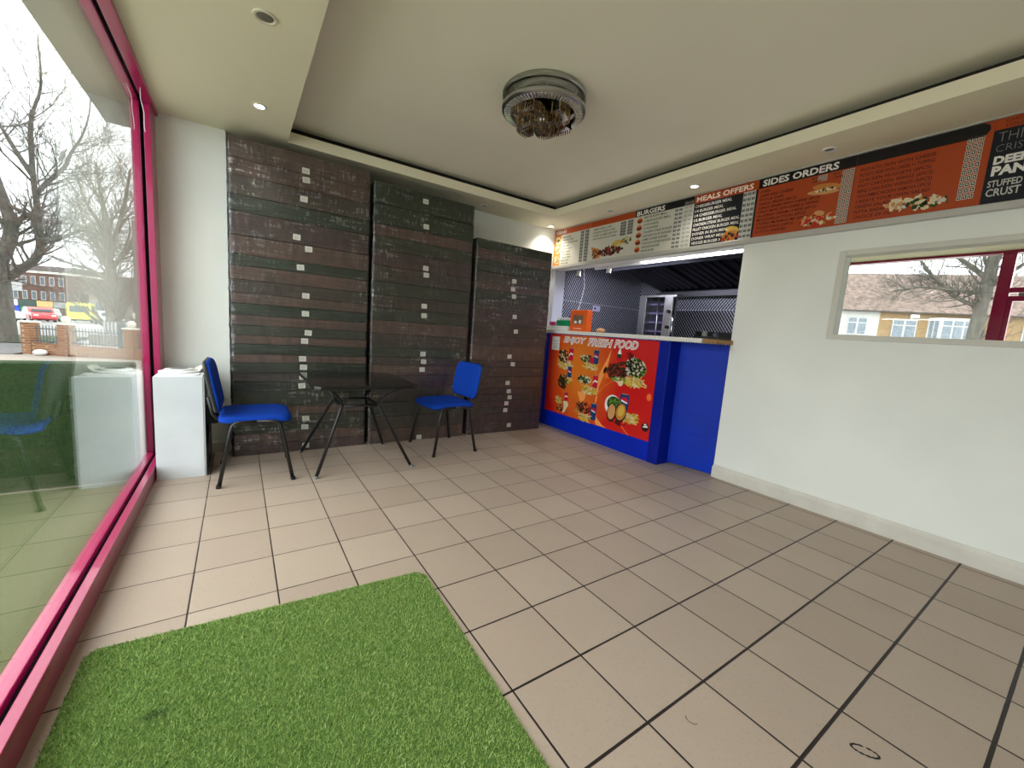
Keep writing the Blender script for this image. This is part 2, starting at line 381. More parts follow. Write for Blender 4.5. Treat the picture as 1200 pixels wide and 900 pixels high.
# extraction hood
h = thing('extractor_hood', 'large dark canopy hood with baffle filters above the grill', 'extractor hood', (3.8, 1.35, 1.83))
mb = MB().prism([(KX,1.82),(KX-.06,1.82),(KX-.06,1.90),(3.05,2.16),(3.05,2.45),(KX,2.45)], -.2, 2.72, ax=1)
part('hood_body', mb, mdk, h)
mb = MB().box(3.02, 3.06, -.2, 2.72, 2.02, 2.18); part('hood_front_rail', mb, mdk, h)
part('hood_gutter', MB().box(KX-.16, KX-.04, -.2, 2.72, 1.80, 1.87), mat('gutter_steel', srgb(92,92,96), .4, .5), h)
for k in range(4):
    y0 = .02+k*.66
    mb = MB()
    nb = 6
    for j in range(nb):
        yy = y0+.03+j*.1
        mb.prism([(yy,0),(yy+.05,0),(yy+.025,.03)], 0, 1)  # temp prism along z, re-laid below
    v2 = []
    for v in mb.v:  # lay bars along the sloped underside
        t_ = v[2]; xx = 3.12+(KX-.2-3.12)*t_; zz = 2.135-(2.135-1.93)*t_-.012-v[1]
        v2.append((xx, v[0], zz))
    mb.v = v2
    mb2 = MB(); mb2.v = mb.v; mb2.f = mb.f; mb2.m = mb.m
    part('baffle_filter', mb2, mat('baffle_steel', srgb(84,84,94), .35, .7), h)
# glowing strip stands in for the hood edge reflecting a lamp
bt = thing('hood_edge_glow', 'long bright strip light under the menu board over the hatch', 'light', (2.68, 1.3, 2.03))
part('diffuser', MB().box(2.635, 2.665, .75, 1.80, 1.985, 2.03), mat('edge_glow', (1,1,1,1), .5, emit=(.88,.90,1,1), estr=5.0), bt)
part('housing', MB().box(2.665, 2.70, .70, 2.55, 1.985, 2.05), M_WHITE, bt)
l = bpy.data.lights.new('kitchen_glow', 'AREA'); l.shape = 'RECTANGLE'; l.size = .05; l.size_y = 1.2; l.energy = 5; l.color = (.80,.82,1)  # area lamp added for the kitchen light, set left of the strip
lo = bpy.data.objects.new('kitchen_glow', l); COL.objects.link(lo); lo.location = (2.75, 2.2, 2.02); lo.rotation_euler = (0, math.radians(-25), 0)
# hanging warmer lamps
for i, (yy, ll) in enumerate(((2.33, 'steel pendant lamp over the counter, nearer the grill'), (2.86, 'steel pendant lamp over the counter, above the cash tray'))):
    t = thing('pendant_lamp', ll, 'lamp', (2.7, yy, 1.93), 'pendant lamps over the counter')
    part('shade', MB().lathe([(.036,.12),(.036,0),(.033,0),(.033,.12)], (2.7, yy, 1.93), 20), M_CHROME, t, smooth=40)
    part('stem', MB().tube([(2.7,yy,2.02),(2.7,yy,2.5)], .008, 8), M_BLACKM, t)
# white flex hanging down the side wall
pth = [(3.02,3.12,2.45),(3.02,3.12,2.1),(3.06,3.12,1.85),(3.03,3.12,1.7),(3.0,3.12,1.58),(2.97,3.12,1.50)]
solo('hanging_cord', MB().tube(pth, .006, 6), M_WHITE, 'white cord hanging down the patterned kitchen wall', 'cord', smooth=True)
t = thing('wall_socket', 'small white double socket on the patterned kitchen wall', 'socket', (3.36, 3.13, 1.57))
part('plate', MB().box(3.28, 3.42, 3.128, 3.14, 1.53, 1.61), mat('socket_white', srgb(206,200,230), .4), t, bevel=.003)
part('switch', MB().box(3.30, 3.325, 3.122, 3.128, 1.555, 1.585), M_BLACKP, t)
# worktop and shelf along the kitchen back wall
t = thing('kitchen_worktop', 'dark steel worktop along the kitchen back wall', 'worktop', (3.95, 1.2, 0))
part('top', MB().box(3.6, KX-.005, -.3, 2.75, .86, .90), mdk, t); part('carcass', MB().box(3.65, KX-.005, -.3, 2.75, 0, .86), mdk, t)
# doner grill
g0 = thing('doner_grill', 'tall stainless doner grill with dark burner bay on the kitchen worktop', 'grill', (3.85, 2.2, .90))
part('side_panel', MB().box(3.60, 3.72, 2.455, 2.57, .90, 1.745), M_STEEL, g0, bevel=.004)
part('side_panel', MB().box(3.60, 3.70, 2.045, 2.14, .90, 1.74), M_STEEL, g0, bevel=.004)
part('side_post', MB().box(3.60, 3.63, 2.14, 2.165, .90, 1.74), M_STEEL, g0)
part('top_hood', MB().box(3.60, 3.74, 1.995, 2.57, 1.735, 1.765), M_STEEL, g0, bevel=.004)
bk = part('burner_back', MB().box(3.72, 3.80, 2.13, 2.455, .95, 1.735), mat('burner_dark', srgb(24,22,40), .6), g0)
for zz in (1.28, 1.40, 1.52, 1.64): part('burner_bar', MB().box(3.70, 3.72, 2.165, 2.455, zz, zz+.025), mat('burner_bar_steel', srgb(96,90,124), .4), g0)
for zz in (1.35, 1.55):
    part('control_knob', MB().tube([(3.60,2.075,zz),(3.56,2.075,zz)], .022, 12), M_BLACKP, g0)
part('trim_rod', MB().tube([(3.59,2.01,.92),(3.59,2.01,1.72)], .012, 8), M_CHROME, g0, smooth=True)
part('spit', MB().tube([(3.66,2.30,.92),(3.66,2.30,1.74)], .010, 8), M_STEEL, g0, smooth=True)
# ================================================================== SERVING COUNTER
sc_ = thing('serving_counter', 'blue painted serving counter with speckled white worktop', 'counter', (2.45, 2.1, 0))
part('front_panel', MB().box(2.238, 2.27, 1.16, YB-.01, 0, 1.165), M_BLUEP, sc_)
part('corner_post', MB().box(2.232, 2.44, 1.045, 1.16, 0, 1.165), mat('blue_deep_paint', srgb(0,26,140), .4, spec=.25, noise=(4,.1,3)), sc_, bevel=.004)
m_top = mat('speckled_laminate', srgb(232,228,222), .35, noise=(70, .14, 5))
part('worktop', MB().box(2.205, 2.62, .735, YB-.01, 1.17, 1.208), m_top, sc_, bevel=.002)
part('worktop_end', MB().box(2.225, 2.60, .615, .735, 1.172, 1.206), M_WOODE, sc_, 'raw wood end of the worktop')
dr = thing('counter_door', 'plain blue half door closing the counter beside the white wall', 'door', (2.42, .87, 0))
mb = MB().prism([(2.392,1.05),(2.472,.637),(2.496,.640),(2.416,1.055)], .015, 1.165); part('door_leaf', mb, mat('blue_door_paint', srgb(2,48,176), .42, spec=.25, noise=(3,.1,4), bump=(9,.2)), dr, bevel=.002)
mb = MB().prism([(2.400,1.0),(2.446,.75),(2.4445,.75),(2.3985,1.0)], .33, .335)
part('panel_joint', mb, M_BLUEP, dr)

# ---- poster on the counter front
pz0, pz1, py0, py1 = .195, 1.160, 1.163, 2.775
def poster_mat():
    m, t, b = nodes('poster_print'); g = NG(t)
    geo = t.nodes.new('ShaderNodeNewGeometry'); s = t.nodes.new('ShaderNodeSeparateXYZ'); t.links.new(geo.outputs['Position'], s.inputs[0])
    u = g.m('DIVIDE', g.m('SUBTRACT', py1, s.outputs['Y']), py1-py0); v = g.m('DIVIDE', g.m('SUBTRACT', s.outputs['Z'], pz0), pz1-pz0)
    # orange burst left of centre fading to red at the edges: printed artwork
    du = g.m('DIVIDE', g.m('SUBTRACT', u, .36), .36); dv = g.m('DIVIDE', g.m('SUBTRACT', v, .62), .85)
    r = g.m('SQRT', g.m('ADD', g.m('MULTIPLY', du, du), g.m('MULTIPLY', dv, dv)))
    n = g.noise(geo.outputs['Position'], 5, 3)
    r = g.m('ADD', r, g.m('MULTIPLY', g.m('SUBTRACT', n, .5), .5))
    t.links.new(g.ramp(r, .25, srgb(226,120,30), 1.0, srgb(204,26,24)), b.inputs['Base Color'])
    b.inputs['Roughness'].default_value = .3; return m
pr_ = thing('food_poster', 'orange and red poster headed ENJOY FRESH FOOD on the blue counter front', 'poster', (2.236, 1.97, pz0))
part('sheet', MB().box(2.2335, 2.2375, py0, py1, pz0, pz1), poster_mat(), pr_)
PX = 2.2332
C = {k: mat('print_'+k, srgb(*v), .4, spec=.3) for k, v in dict(white=(236,232,226), black=(22,20,22), fry=(214,176,74), fryd=(166,122,40), meat=(86,40,26), meatd=(46,24,18), lettuce=(96,140,44), dkgreen=(38,64,30), tomato=(190,40,30),
     bun=(196,128,60), cream=(226,208,170), canblue=(22,58,110), canred=(196,22,58), flame=(250,160,84), flame2=(240,112,50), orange=(172,70,26), dkred=(70,16,12), grey=(150,150,146), lgrey=(196,196,190), navy=(16,20,30), pink=(240,150,150), offwhite=(206,203,190), chick=(206,150,96), glaretxt=(250,232,214)).items()}
LAY = [.0003]
def blobs(P, key_list, y, z, ry, rz, n, s0, s1, lay0=1, jit=.35):
    for i in range(n):
        a = random.uniform(0, 2*math.pi); q = math.sqrt(random.random())
        k = random.choice(key_list); P.ell(k, y+ry*q*math.cos(a), z+rz*q*math.sin(a), random.uniform(s0,s1), random.uniform(s0,s1)*.7, lay0+(i%12)*.12, 7, random.uniform(0,3), jit)
def fries(P, y, z, ry, rz, n=40, lay0=1):
    P.ell('fryd', y, z, ry*.9, rz*.8, lay0, 12, 0, .15)
    for i in range(n):
        a = random.uniform(-.8,.8)+(0 if random.random()<.6 else 1.2); L = ry*random.uniform(.25,.5); w = ry*.035+.001
        cy = y+random.uniform(-1,1)*ry*.75; cz = z+random.uniform(-1,1)*rz*.75
        ca, sa = math.cos(a)*L, math.sin(a)*L*.6; na, nb = -math.sin(a)*w, math.cos(a)*w
        P.poly('fry' if random.random()<.75 else 'cream', [(cy-ca-na,cz-sa-nb),(cy+ca-na,cz+sa-nb),(cy+ca+na,cz+sa+nb),(cy-ca+na,cz-sa+nb)], lay0+.2+(i%9)*.15)
def can(P, y, z, w, h_, kind, lay0=2.6):
    body = 'canblue' if kind == 'b' else 'canred'
    P.poly(body, [(y+w/2,z+h_*.06),(y+w*.38,z),(y-w*.38,z),(y-w/2,z+h_*.06),(y-w/2,z+h_*.9),(y-w*.36,z+h_),(y+w*.36,z+h_),(y+w/2,z+h_*.9)], lay0)
    P.rect('grey', y-w*.33, y+w*.33, z+h_*.95, z+h_, lay0+.2)
    if kind == 'b':
        r = w*.38; cz = z+h_*.55
        P.ell('white', y, cz, r, r, lay0+.3, 16)
        P.poly('canred', [(y+r*math.cos(a), cz+r*math.sin(a)) for a in [math.pi*k/8+.25 for k in range(9)]], lay0+.5)
        P.poly('canblue', [(y+r*math.cos(a), cz+r*math.sin(a)) for a in [math.pi+math.pi*k/8+.6 for k in range(7)]], lay0+.5)
    else:
        P.poly('white', [(y+w*.45,z+h_*.30),(y+w*.1,z+h_*.5),(y-w*.45,z+h_*.42),(y-w*.45,z+h_*.56),(y+w*.1,z+h_*.64),(y+w*.45,z+h_*.44)], lay0+.4)
P = Print(PX)
# flame streaks
P.poly('flame', [(1.74,1.05),(1.78,.95),(1.84,.84),(1.885,.76),(1.90,.62),(1.905,.45),(1.885,.45),(1.87,.62),(1.84,.70),(1.79,.80),(1.76,.92)], 0)
P.poly('flame2', [(1.80,.86),(1.72,.76),(1.64,.83),(1.71,.74),(1.79,.72),(1.83,.80)], 0)
P.poly('flame', [(1.905,.46),(1.895,.36),(1.86,.28),(1.76,.21),(1.70,.198),(1.86,.198),(1.915,.30)], 0)
P.poly('flame2', [(1.90,.50),(1.80,.63),(1.64,.74),(1.79,.65),(1.90,.54)], 0.2)
P.poly('flame', [(2.20,.52),(2.12,.38),(2.06,.47),(2.08,.52)], 0)
P.poly('flame2', [(2.50,.72),(2.30,.63),(2.12,.60),(2.30,.65)], 0)
P.poly('flame2', [(2.30,.36),(2.10,.28),(2.02,.22),(2.12,.31)], .2)
P.poly('flame2', [(1.50,.27),(1.40,.198),(1.42,.198),(1.51,.26)], 0)
P.ell('flame2', 1.21, .62, .028, .035, 0, 16)
# small meals
fries(P, 2.45,.80,.13,.055); blobs(P, ['meat','meatd','bun','cream','dkgreen','meat'], 2.49,.90,.09,.075,100,.010,.024,2); can(P, 2.36,.86,.075,.15,'r')
fries(P, 2.03,.83,.12,.045); P.ell('cream', 2.10,.90,.105,.045,1.5,14,.25); blobs(P, ['lettuce','dkgreen','cream','meat'], 2.09,.91,.10,.04,90,.008,.02,2.2); P.rect('canred', 1.98,2.04,.86,.93,3.9); can(P, 1.95,.86,.075,.16,'b')
fries(P, 2.37,.62,.07,.06,24); P.ell('bun', 2.45,.61,.08,.09,1.6,12,.4); blobs(P, ['meatd','dkgreen','meat','meatd'], 2.46,.60,.085,.085,110,.010,.020,2.2); can(P, 2.36,.66,.07,.13,'b')
fries(P, 2.02,.56,.13,.055); P.ell('cream', 2.10,.67,.11,.045,1.6,14); blobs(P, ['dkgreen','lettuce','black','meatd','cream'], 2.11,.665,.10,.04,90,.008,.018,2.2); can(P, 1.93,.60,.075,.14,'r')
fries(P, 2.51,.36,.07,.06,26); blobs(P, ['meat','meatd','bun'], 2.48,.27,.06,.04,50,.008,.018,2.2); P.poly('cream', [(2.43,.36),(2.36,.38),(2.33,.33),(2.40,.22),(2.43,.22),(2.41,.30)], 2.2); can(P, 2.38,.37,.06,.11,'r')
P.ell('bun', 2.10,.34,.13,.055,1.5,14,-.45); blobs(P, ['meat','meatd','meat','tomato','bun'], 2.08,.35,.12,.06,140,.010,.022,2.2); fries(P, 2.04,.24,.11,.045,34,1.8); can(P, 1.915,.24,.085,.19,'b'); 
# large meals
P.ell('meat', 1.62,.83,.15,.08,1.4,16,-.5); blobs(P, ['meat','meatd','tomato','meatd','dkgreen'], 1.63,.82,.15,.08,200,.010,.024,2)
P.ell('lettuce', 1.41,.88,.14,.10,1.6,16,.15); blobs(P, ['dkgreen','cream','black','dkgreen','offwhite','meatd'], 1.42,.88,.135,.09,230,.008,.022,2.4)
blobs(P, ['lettuce','cream','lettuce'], 1.60,.735,.10,.03,36,.010,.022,3); fries(P, 1.41,.735,.135,.055,60,3)
P.ell('cream', 1.575,.70,.032,.028,4.6,12); P.poly('canred', [(1.655,.93),(1.595,.93),(1.60,.985),(1.65,.985)], 3.6); P.poly('dkgreen', [(1.655,.96),(1.595,.96),(1.60,1.00),(1.65,1.00)], 3.8); P.poly('white', [(1.65,1.0),(1.60,1.0),(1.615,1.05),(1.635,1.05)], 3.8)
for a in range(7):
    an = .35+a*.40; P.poly('black' if a%2 else 'dkred', [(1.50,.955),(1.50+.065*math.cos(an)-.008,.955+.07*math.sin(an)),(1.50+.065*math.cos(an)+.008,.96+.07*math.sin(an)+.008)], 3.7)
P.ell('white', 1.65,.46,.11,.11,1.5,18,.2); P.ell('dkgreen', 1.63,.47,.10,.085,1.8,14,.2); blobs(P, ['lettuce','dkgreen','lettuce'], 1.62,.50,.09,.035,30,.008,.018,2)
fries(P, 1.41,.37,.105,.06,70,2); P.ell('meatd', 1.655,.38,.062,.10,3,16,.15); P.ell('chick', 1.655,.39,.050,.085,3.3,16,.15); P.ell('meatd', 1.53,.40,.072,.105,3.4,16,.3); P.ell('bun', 1.53,.41,.062,.090,3.7,16,.3); P.ell('fry', 1.53,.42,.040,.06,3.9,14,.3)
blobs(P, ['meatd','dkred','meat'], 1.58,.29,.11,.02,26,.008,.016,3.8); can(P, 1.50,.44,.115,.165,'b',1.9)
# badge and leaflet
P.ell('black', 1.215,.325,.042,.042,1,24); P.poly('white', [(1.245,.33),(1.19,.345),(1.185,.325),(1.24,.318)], 1.3); P.poly('white', [(1.235,.355),(1.21,.36),(1.20,.345),(1.23,.342)], 1.3)
POSTER = P
mb = MB(); mb2 = MB()
for i, (s_, y0, w_) in enumerate((('ENJOY', 2.51, .38), ('FRESH', 2.10, .36), ('FOOD', 1.71, .30))):
    text_fit(mb, s_, y0+.006, 1.046+i*.004, w_+.016, .094, PX-.0004, .07, shear=.25)
    text_fit(mb2, s_, y0-.002, 1.059+i*.004, w_-.004, .066, PX-.0009, -.012, shear=.25)
part('heading_lettering', mb, C['white'], pr_, 'white outlined ENJOY FRESH FOOD heading'); part('heading_inner', mb2, mat('print_mauve', srgb(186,96,118), .4), pr_)
mb_ = MB(); ms_ = []
for i, (key, m_) in enumerate(POSTER.layers.items()): mb_.add(m_.v, m_.f, i); ms_.append(C[key])
part('printed_meals', mb_, ms_, pr_)
lf = thing('certificate_sticker', 'small white notice stuck at the top left of the poster', 'sticker', (2.232, 2.66, .965))
part('sheet', MB().box(2.2310, 2.2330, 2.585, 2.725, .965, 1.13), C['white'], lf)
mb = MB(); N = 10
mb.add([(2.2307, 2.70-.09*k/N, 1.085-.02*math.sin(math.pi*k/N)+d) for k in range(N+1) for d in (0,.008)], [(2*k,2*k+1,2*k+3,2*k+2) for k in range(N)])
for zz in (1.04,1.02,1.0,.985): mb.add([(2.2307,2.70,zz),(2.2307,2.61,zz),(2.2307,2.61,zz+.005),(2.2307,2.70,zz+.005)], [(0,1,2,3)])
part('print', mb, C['grey'], lf)

# ---- things standing on the counter
t = thing('leaflet_box', 'upright orange charity box with a picture window on the counter', 'box', (2.36, 2.36, 1.208))
mb = MB(); wv = [(2.29+.0, 0)]
N = 18; top = [(2.50-.28*k/N, 1.452+(.008 if k%2 else 0)) for k in range(N+1)]
mb.prism([(2.22,1.208),(2.50,1.208)]+top, 2.30, 2.38, ax=0)
# prism with ax=0 expects (a,b)=(y,z)
part('body', mb, M_ORANGE, t)
part('picture', MB().box(2.297, 2.2995, 2.285, 2.455, 1.29, 1.395), mat('print_photo', srgb(120,96,80), .4, noise=(60,.6,2)), t)
for q_ in ((2.385,2.43,1.33),(2.31,2.35,1.34)): part('picture_note', MB().box(2.2955, 2.2968, q_[0], q_[1], 1.30, q_[2]), C['white'], t)
mb = MB(); text_fit(mb, 'Donations', 2.43, 1.235, .13, .018, 2.2985, .01); part('lettering', mb, C['glaretxt'], t)
t = thing('sauce_tub', 'white tray under green packets at the hidden end of the counter', 'tray', (2.38, 2.75, 1.208))
part('tray', MB().box(2.28, 2.50, 2.52, 3.02, 1.208, 1.262), M_WHITE, t, bevel=.008)
solo('green_packet', MB().box(2.30, 2.46, 2.52, 2.76, 1.262, 1.335), M_GREEN, 'green carton lying on the white tray beside the orange box', 'carton', bevel=.01)
solo('white_carton', MB().box(2.31, 2.45, 2.55, 2.72, 1.335, 1.365), M_WHITE, 'white carton stacked on the green carton', 'carton', bevel=.006)
solo('magenta_pouch', MB().box(2.40, 2.49, 2.51, 2.65, 1.365, 1.40), M_MAGENTA, 'magenta pouch lying on top of the white carton', 'pouch', bevel=.012)
solo('sauce_bottle', MB().lathe([(0.001,0),(.026,0),(.028,.06),(.012,.085),(.006,.13),(.001,.132)], (2.36,2.80,1.262), 16), M_WHITE, 'white squeezy bottle standing behind the green carton', 'bottle', smooth=40)
solo('magenta_pouch', MB().box(2.32, 2.42, 2.84, 2.93, 1.262, 1.315), M_MAGENTA, 'magenta pouch at the far end of the white tray', 'pouch', bevel=.014)
solo('green_packet', MB().box(2.42, 2.48, 2.77, 2.86, 1.262, 1.30), mat('deep_green', srgb(14,96,50), .4), 'small dark green packet between the bottle and the far pouch', 'packet', bevel=.01)
mb = MB().sph((0,0,0), .055, 7, 0, .45); random.seed(3)
mb.v = [(v[0]*random.uniform(.75,1.25)*.75+2.34, v[1]*random.uniform(.8,1.2)+2.03, 1.232+v[2]*random.uniform(.8,1.3)) for v in mb.v]
solo('crumpled_wrapper', mb, mat('wrapper_orange', srgb(214,150,96), .6), 'crumpled orange food wrapper on the worktop right of the orange box', 'wrapper')
t = thing('card_terminal', 'black tray with dials at the wall end of the worktop', 'tray', (2.40, .70, 1.208))
part('body', MB().box(2.31, 2.50, .64, .86, 1.208, 1.225), M_BLACKP, t, bevel=.004)
part('rim', MB().box(2.30, 2.31, .63, .87, 1.208, 1.230).box(2.49, 2.50, .63, .87, 1.208, 1.275).box(2.31, 2.49, .86, .87, 1.208, 1.27), M_BLACKP, t)
part('dial', MB().lathe([(.001,.052),(.022,.05),(.026,.0)], (2.35, .80, 1.225), 18), M_GREY, t, smooth=40)
part('dial', MB().lathe([(.001,.040),(.020,.038),(.022,.0)], (2.36, .71, 1.225), 18), mat('dial_blue', srgb(50,60,86), .4), t, smooth=40)

# ================================================================== MENU BOARD
bf = thing('menu_board_frame', 'long aluminium sign frame holding the menus under the ceiling', 'sign frame', (2.47, 1.0, 2.0))
M_ALU = mat('aluminium_trim', srgb(188,186,180), .4, .3)
part('bottom_rail', MB().box(2.445, 2.50, -2.0, YB-.002, 2.003, 2.045), M_ALU, bf, bevel=.004)
part('top_rail', MB().box(2.45, 2.48, -2.0, YB-.002, 2.497, 2.509), M_ALU, bf)
part('backing', MB().box(2.468, 2.48, -2.0, YB-.002, 2.04, 2.50), M_BLACKP, bf)
BX = 2.4655
def sign(name, label, y1, y0, bodycol):
    t = thing(name, label, 'menu sign', (BX, (y0+y1)/2, 2.045), 'menu panels in the long sign frame')
    part('panel', MB().box(BX, BX+.0025, y0+.001, y1-.001, 2.046, 2.497), C[bodycol], t); return t
def finish(P, t, name='printed_artwork'):
    mb = MB(); ms = []
    for i, (key, m_) in enumerate(P.layers.items()): mb.add(m_.v, m_.f, i); ms.append(C[key])
    part(name, mb, ms, t)
def lines(t, txts, y, ztop, pitch, h_, key, maxw=None, bold=.012, name='dish_lettering'):
    mb = MB()
    for i, s_ in enumerate(txts): 
        vs, fs = text_mesh(s_, 1.0, bold)
        ax = min(v[0] for v in vs); ay = 0; sc = h_/.70
        wd = (max(v[0] for v in vs)-ax)*sc; sx = sc if not maxw or wd < maxw else sc*maxw/wd
        mb.add([(BX-.0012, y-(v[0]-ax)*sx, ztop-i*pitch-h_+v[1]*sc) for v in vs], fs)
    part(name, mb, C[key], t)
def heading(t, s_, y, z, w, h_, key='white', bold=.03):
    mb = MB(); text_fit(mb, s_, y, z, w, h_, BX-.0014, bold); part('heading_lettering', mb, C[key], t)
def price_strip(P, y0, y1, z0, z1, base, ink, rows, cols=1):
    P.rect(base, y0, y1, z0, z1, 0); dz = (z1-z0)/rows; dy = (y1-y0)/cols
    for r in range(rows):
        for c in range(cols):
            cy = y0+(c+.5)*dy; cz = z0+(r+.5)*dz
            P.rect(ink, cy-dy*.34, cy+dy*.05, cz-dz*.22, cz+dz*.24, 1); P.rect(ink, cy+dy*.12, cy+dy*.36, cz-dz*.22, cz+dz*.24, 1)
            P.rect(base, cy-dy*.22, cy-dy*.07, cz-dz*.1, cz+dz*.12, 2)
def price_boxes(P, y0, y1, z0, z1, rows, cols, slant=0):
    dz = (z1-z0)/rows; dy = (y1-y0)/cols
    for r in range(rows):
        for c in range(cols):
            cy = y0+(c+.5)*dy+slant*(r/rows); cz = z0+(r+.5)*dz
            P.rect('offwhite', cy-dy*.42, cy+dy*.42, cz-dz*.42, cz+dz*.42, 0); 
            P.rect('black', cy-dy*.30, cy+dy*.30, cz-dz*.30, cz+dz*.30, 1); P.rect('offwhite', cy-dy*.14, cy+dy*.14, cz-dz*.16, cz+dz*.16, 2)
random.seed(11)
# 1 kebab panel
t = sign('menu_sign', 'white menu panel with wrap pictures at the corner end of the sign', 3.135, 2.475, 'offwhite')
P = Print(BX); P.rect('orange', 2.476, 3.134, 2.43, 2.497); P.rect('bun', 3.0, 3.134, 2.05, 2.43, 0)
for z_ in (2.36, 2.25, 2.12): P.ell('cream', 3.06, z_, .055, .045, 1, 14, .6); blobs(P, ['meat','meatd','fry','lettuce','bun'], 3.06, z_, .05, .035, 30, .006, .014, 2)
price_strip(P, 2.575, 2.635, 2.05, 2.425, 'grey', 'black', 10, 2); price_strip(P, 2.49, 2.555, 2.05, 2.425, 'grey', 'black', 10, 2); finish(P, t)
heading(t, 'KEBABS', 3.10, 2.443, .20, .04); 
lines(t, ['LAMB DONER','CHICKEN DONER','LAMB & CHICKEN DONER','LAMB SHISH','CHICKEN SHISH','MIXED KEBAB','KOFTE KEBAB','ADANA KEBAB','MIXED SHISH','SPECIAL MIX'], 2.97, 2.40, .036, .018, 'dkgreen', .29)
# 2 doner panel
t = sign('menu_sign', 'white menu panel with a plate of doner meat and chips', 2.475, 1.815, 'offwhite')
P = Print(BX); P.rect('orange', 1.816, 2.474, 2.43, 2.497); price_strip(P, 1.925, 2.005, 2.27, 2.42, 'grey', 'black', 5, 2); price_strip(P, 1.83, 1.905, 2.27, 2.42, 'grey', 'black', 5, 2)
P.poly('bun', [(2.44,2.21),(2.30,2.17),(2.28,2.07),(2.36,2.06)], 0); blobs(P, ['meat','meatd','meat','dkred','tomato'], 2.13, 2.13, .18, .05, 130, .010, .022, 1); blobs(P, ['fry','fry','bun'], 2.02, 2.20, .08, .035, 50, .008, .018, 2.5); blobs(P, ['lettuce','dkgreen','cream'], 1.90, 2.21, .07, .035, 46, .008, .018, 2.6); blobs(P, ['meat','bun','meatd'], 2.36, 2.12, .05, .05, 30, .008, .016, 2); finish(P, t)
lines(t, ['LAMB DONER & CHIPS','CHICKEN DONER & CHIPS','CHICKEN OR LAMB DONER WRAP','WITH CHIPS & CAN OF DRINK'], 2.42, 2.41, .036, .020, 'dkgreen', .37)
# 3 burgers
t = sign('menu_sign', 'white burger menu panel with a black BURGERS header', 1.815, 1.135, 'offwhite')
P = Print(BX); P.rect('black', 1.136, 1.814, 2.43, 2.497)
for k in range(5):
    z_ = 2.385-k*.073; P.ell('bun', 1.745, z_, .036, .031, 0, 14); P.ell('meat' if k != 4 else 'tomato', 1.745, z_-.004, .034, .012, 1, 12); P.ell('tomato', 1.745, z_+.006, .03, .006, 2, 10); P.ell('meatd', 1.745, z_-.012, .03, .006, 2, 10)
price_strip(P, 1.245, 1.335, 2.05, 2.425, 'lgrey', 'black', 10, 2); price_strip(P, 1.145, 1.235, 2.05, 2.47, 'lgrey', 'grey', 11, 2); finish(P, t)
heading(t, 'BURGERS', 1.79, 2.437, .34, .048)
lines(t, ['BEEF BURGER SMALL','CHEESE BURGER SMALL','1/4 POUNDER','1/2 POUNDER','CHICKEN STEAK BURGER','CHICKEN FILLET BURGER','LAMB DONER BURGER','CHICKEN DONER BURGER','VEGGIE BURGER','RIB BURGER'], 1.69, 2.418, .037, .021, 'dkgreen', .35)
# 4 meals
t = sign('menu_sign', 'black menu panel with orange MEALS OFFERS header', 1.135, .575, 'navy')
P = Print(BX); P.rect('orange', .576, 1.134, 2.425, 2.497); price_strip(P, .59, .69, 2.05, 2.425, 'lgrey', 'black', 9, 3)
P.ell('fry', .75, 2.14, .06, .03, 1, 12, .2); P.ell('bun', .77, 2.10, .07, .035, 2, 14, -.2); blobs(P, ['bun','meat','meatd','lettuce','tomato'], .77, 2.08, .07, .03, 50, .006, .016, 3); finish(P, t)
heading(t, 'MEALS OFFERS', 1.115, 2.437, .50, .046, 'glaretxt')
lines(t, ['CHEESEBURGER MEAL','1/4 BURGER MEAL','1/4 CHEESEBURGER MEAL','1/2 BURGER MEAL','CHICKEN STEAK BURGER MEAL','FILLET CHICKEN BURGER MEAL','DONER IN BUN MEAL','DONER WRAP MEAL','VEGGIE BURGER MEAL'], 1.12, 2.41, .0405, .024, 'white', .42)
# 5 sides
t = sign('menu_sign', 'orange menu panel with black SIDES ORDERS header', .575, -.055, 'orange')
P = Print(BX); P.rect('black', -.054, .574, 2.425, 2.497)
P.ell('bun', .10, 2.33, .09, .025, 1, 14, .15); P.ell('chick', .12, 2.30, .10, .018, 2, 14, .1); blobs(P, ['meatd','cream','dkgreen'], .11, 2.312, .07, .008, 24, .005, .01, 3)
blobs(P, ['bun','tomato','chick','cream','tomato'], .13, 2.11, .11, .04, 50, .010, .022, 1); P.ell('chick', .12, 2.155, .035, .018, 3, 10, .3)
price_boxes(P, -.05, .02, 2.06, 2.42, 11, 3); price_boxes(P, .105, .165, 2.375, 2.42, 2, 3); finish(P, t)
heading(t, 'SIDES ORDERS', .545, 2.436, .50, .050)
lines(t, ['CHIPS','CHIPS AND CHEESE','PITTA & CHIPS','GARLIC BREAD (4PCS)','GARLIC BREAD WITH CHEESE (4PCS)','GARLIC BREAD WITH CHEESE & TOPPING','JALAPENO CREAM CHEESE (6PCS)','MOZZARELLA STICKS (6PCS)','STUFFED MUSHROOMS (6PCS)','ONION RINGS (10PCS)','POTATO WEDGES'], .555, 2.405, .031, .019, 'dkred', .42)
lines(t, ['REG','LARGE'], .20, 2.415, .024, .014, 'dkred'); lines(t, ['REG','LARGE'], .07, 2.415, .024, .014, 'dkred')
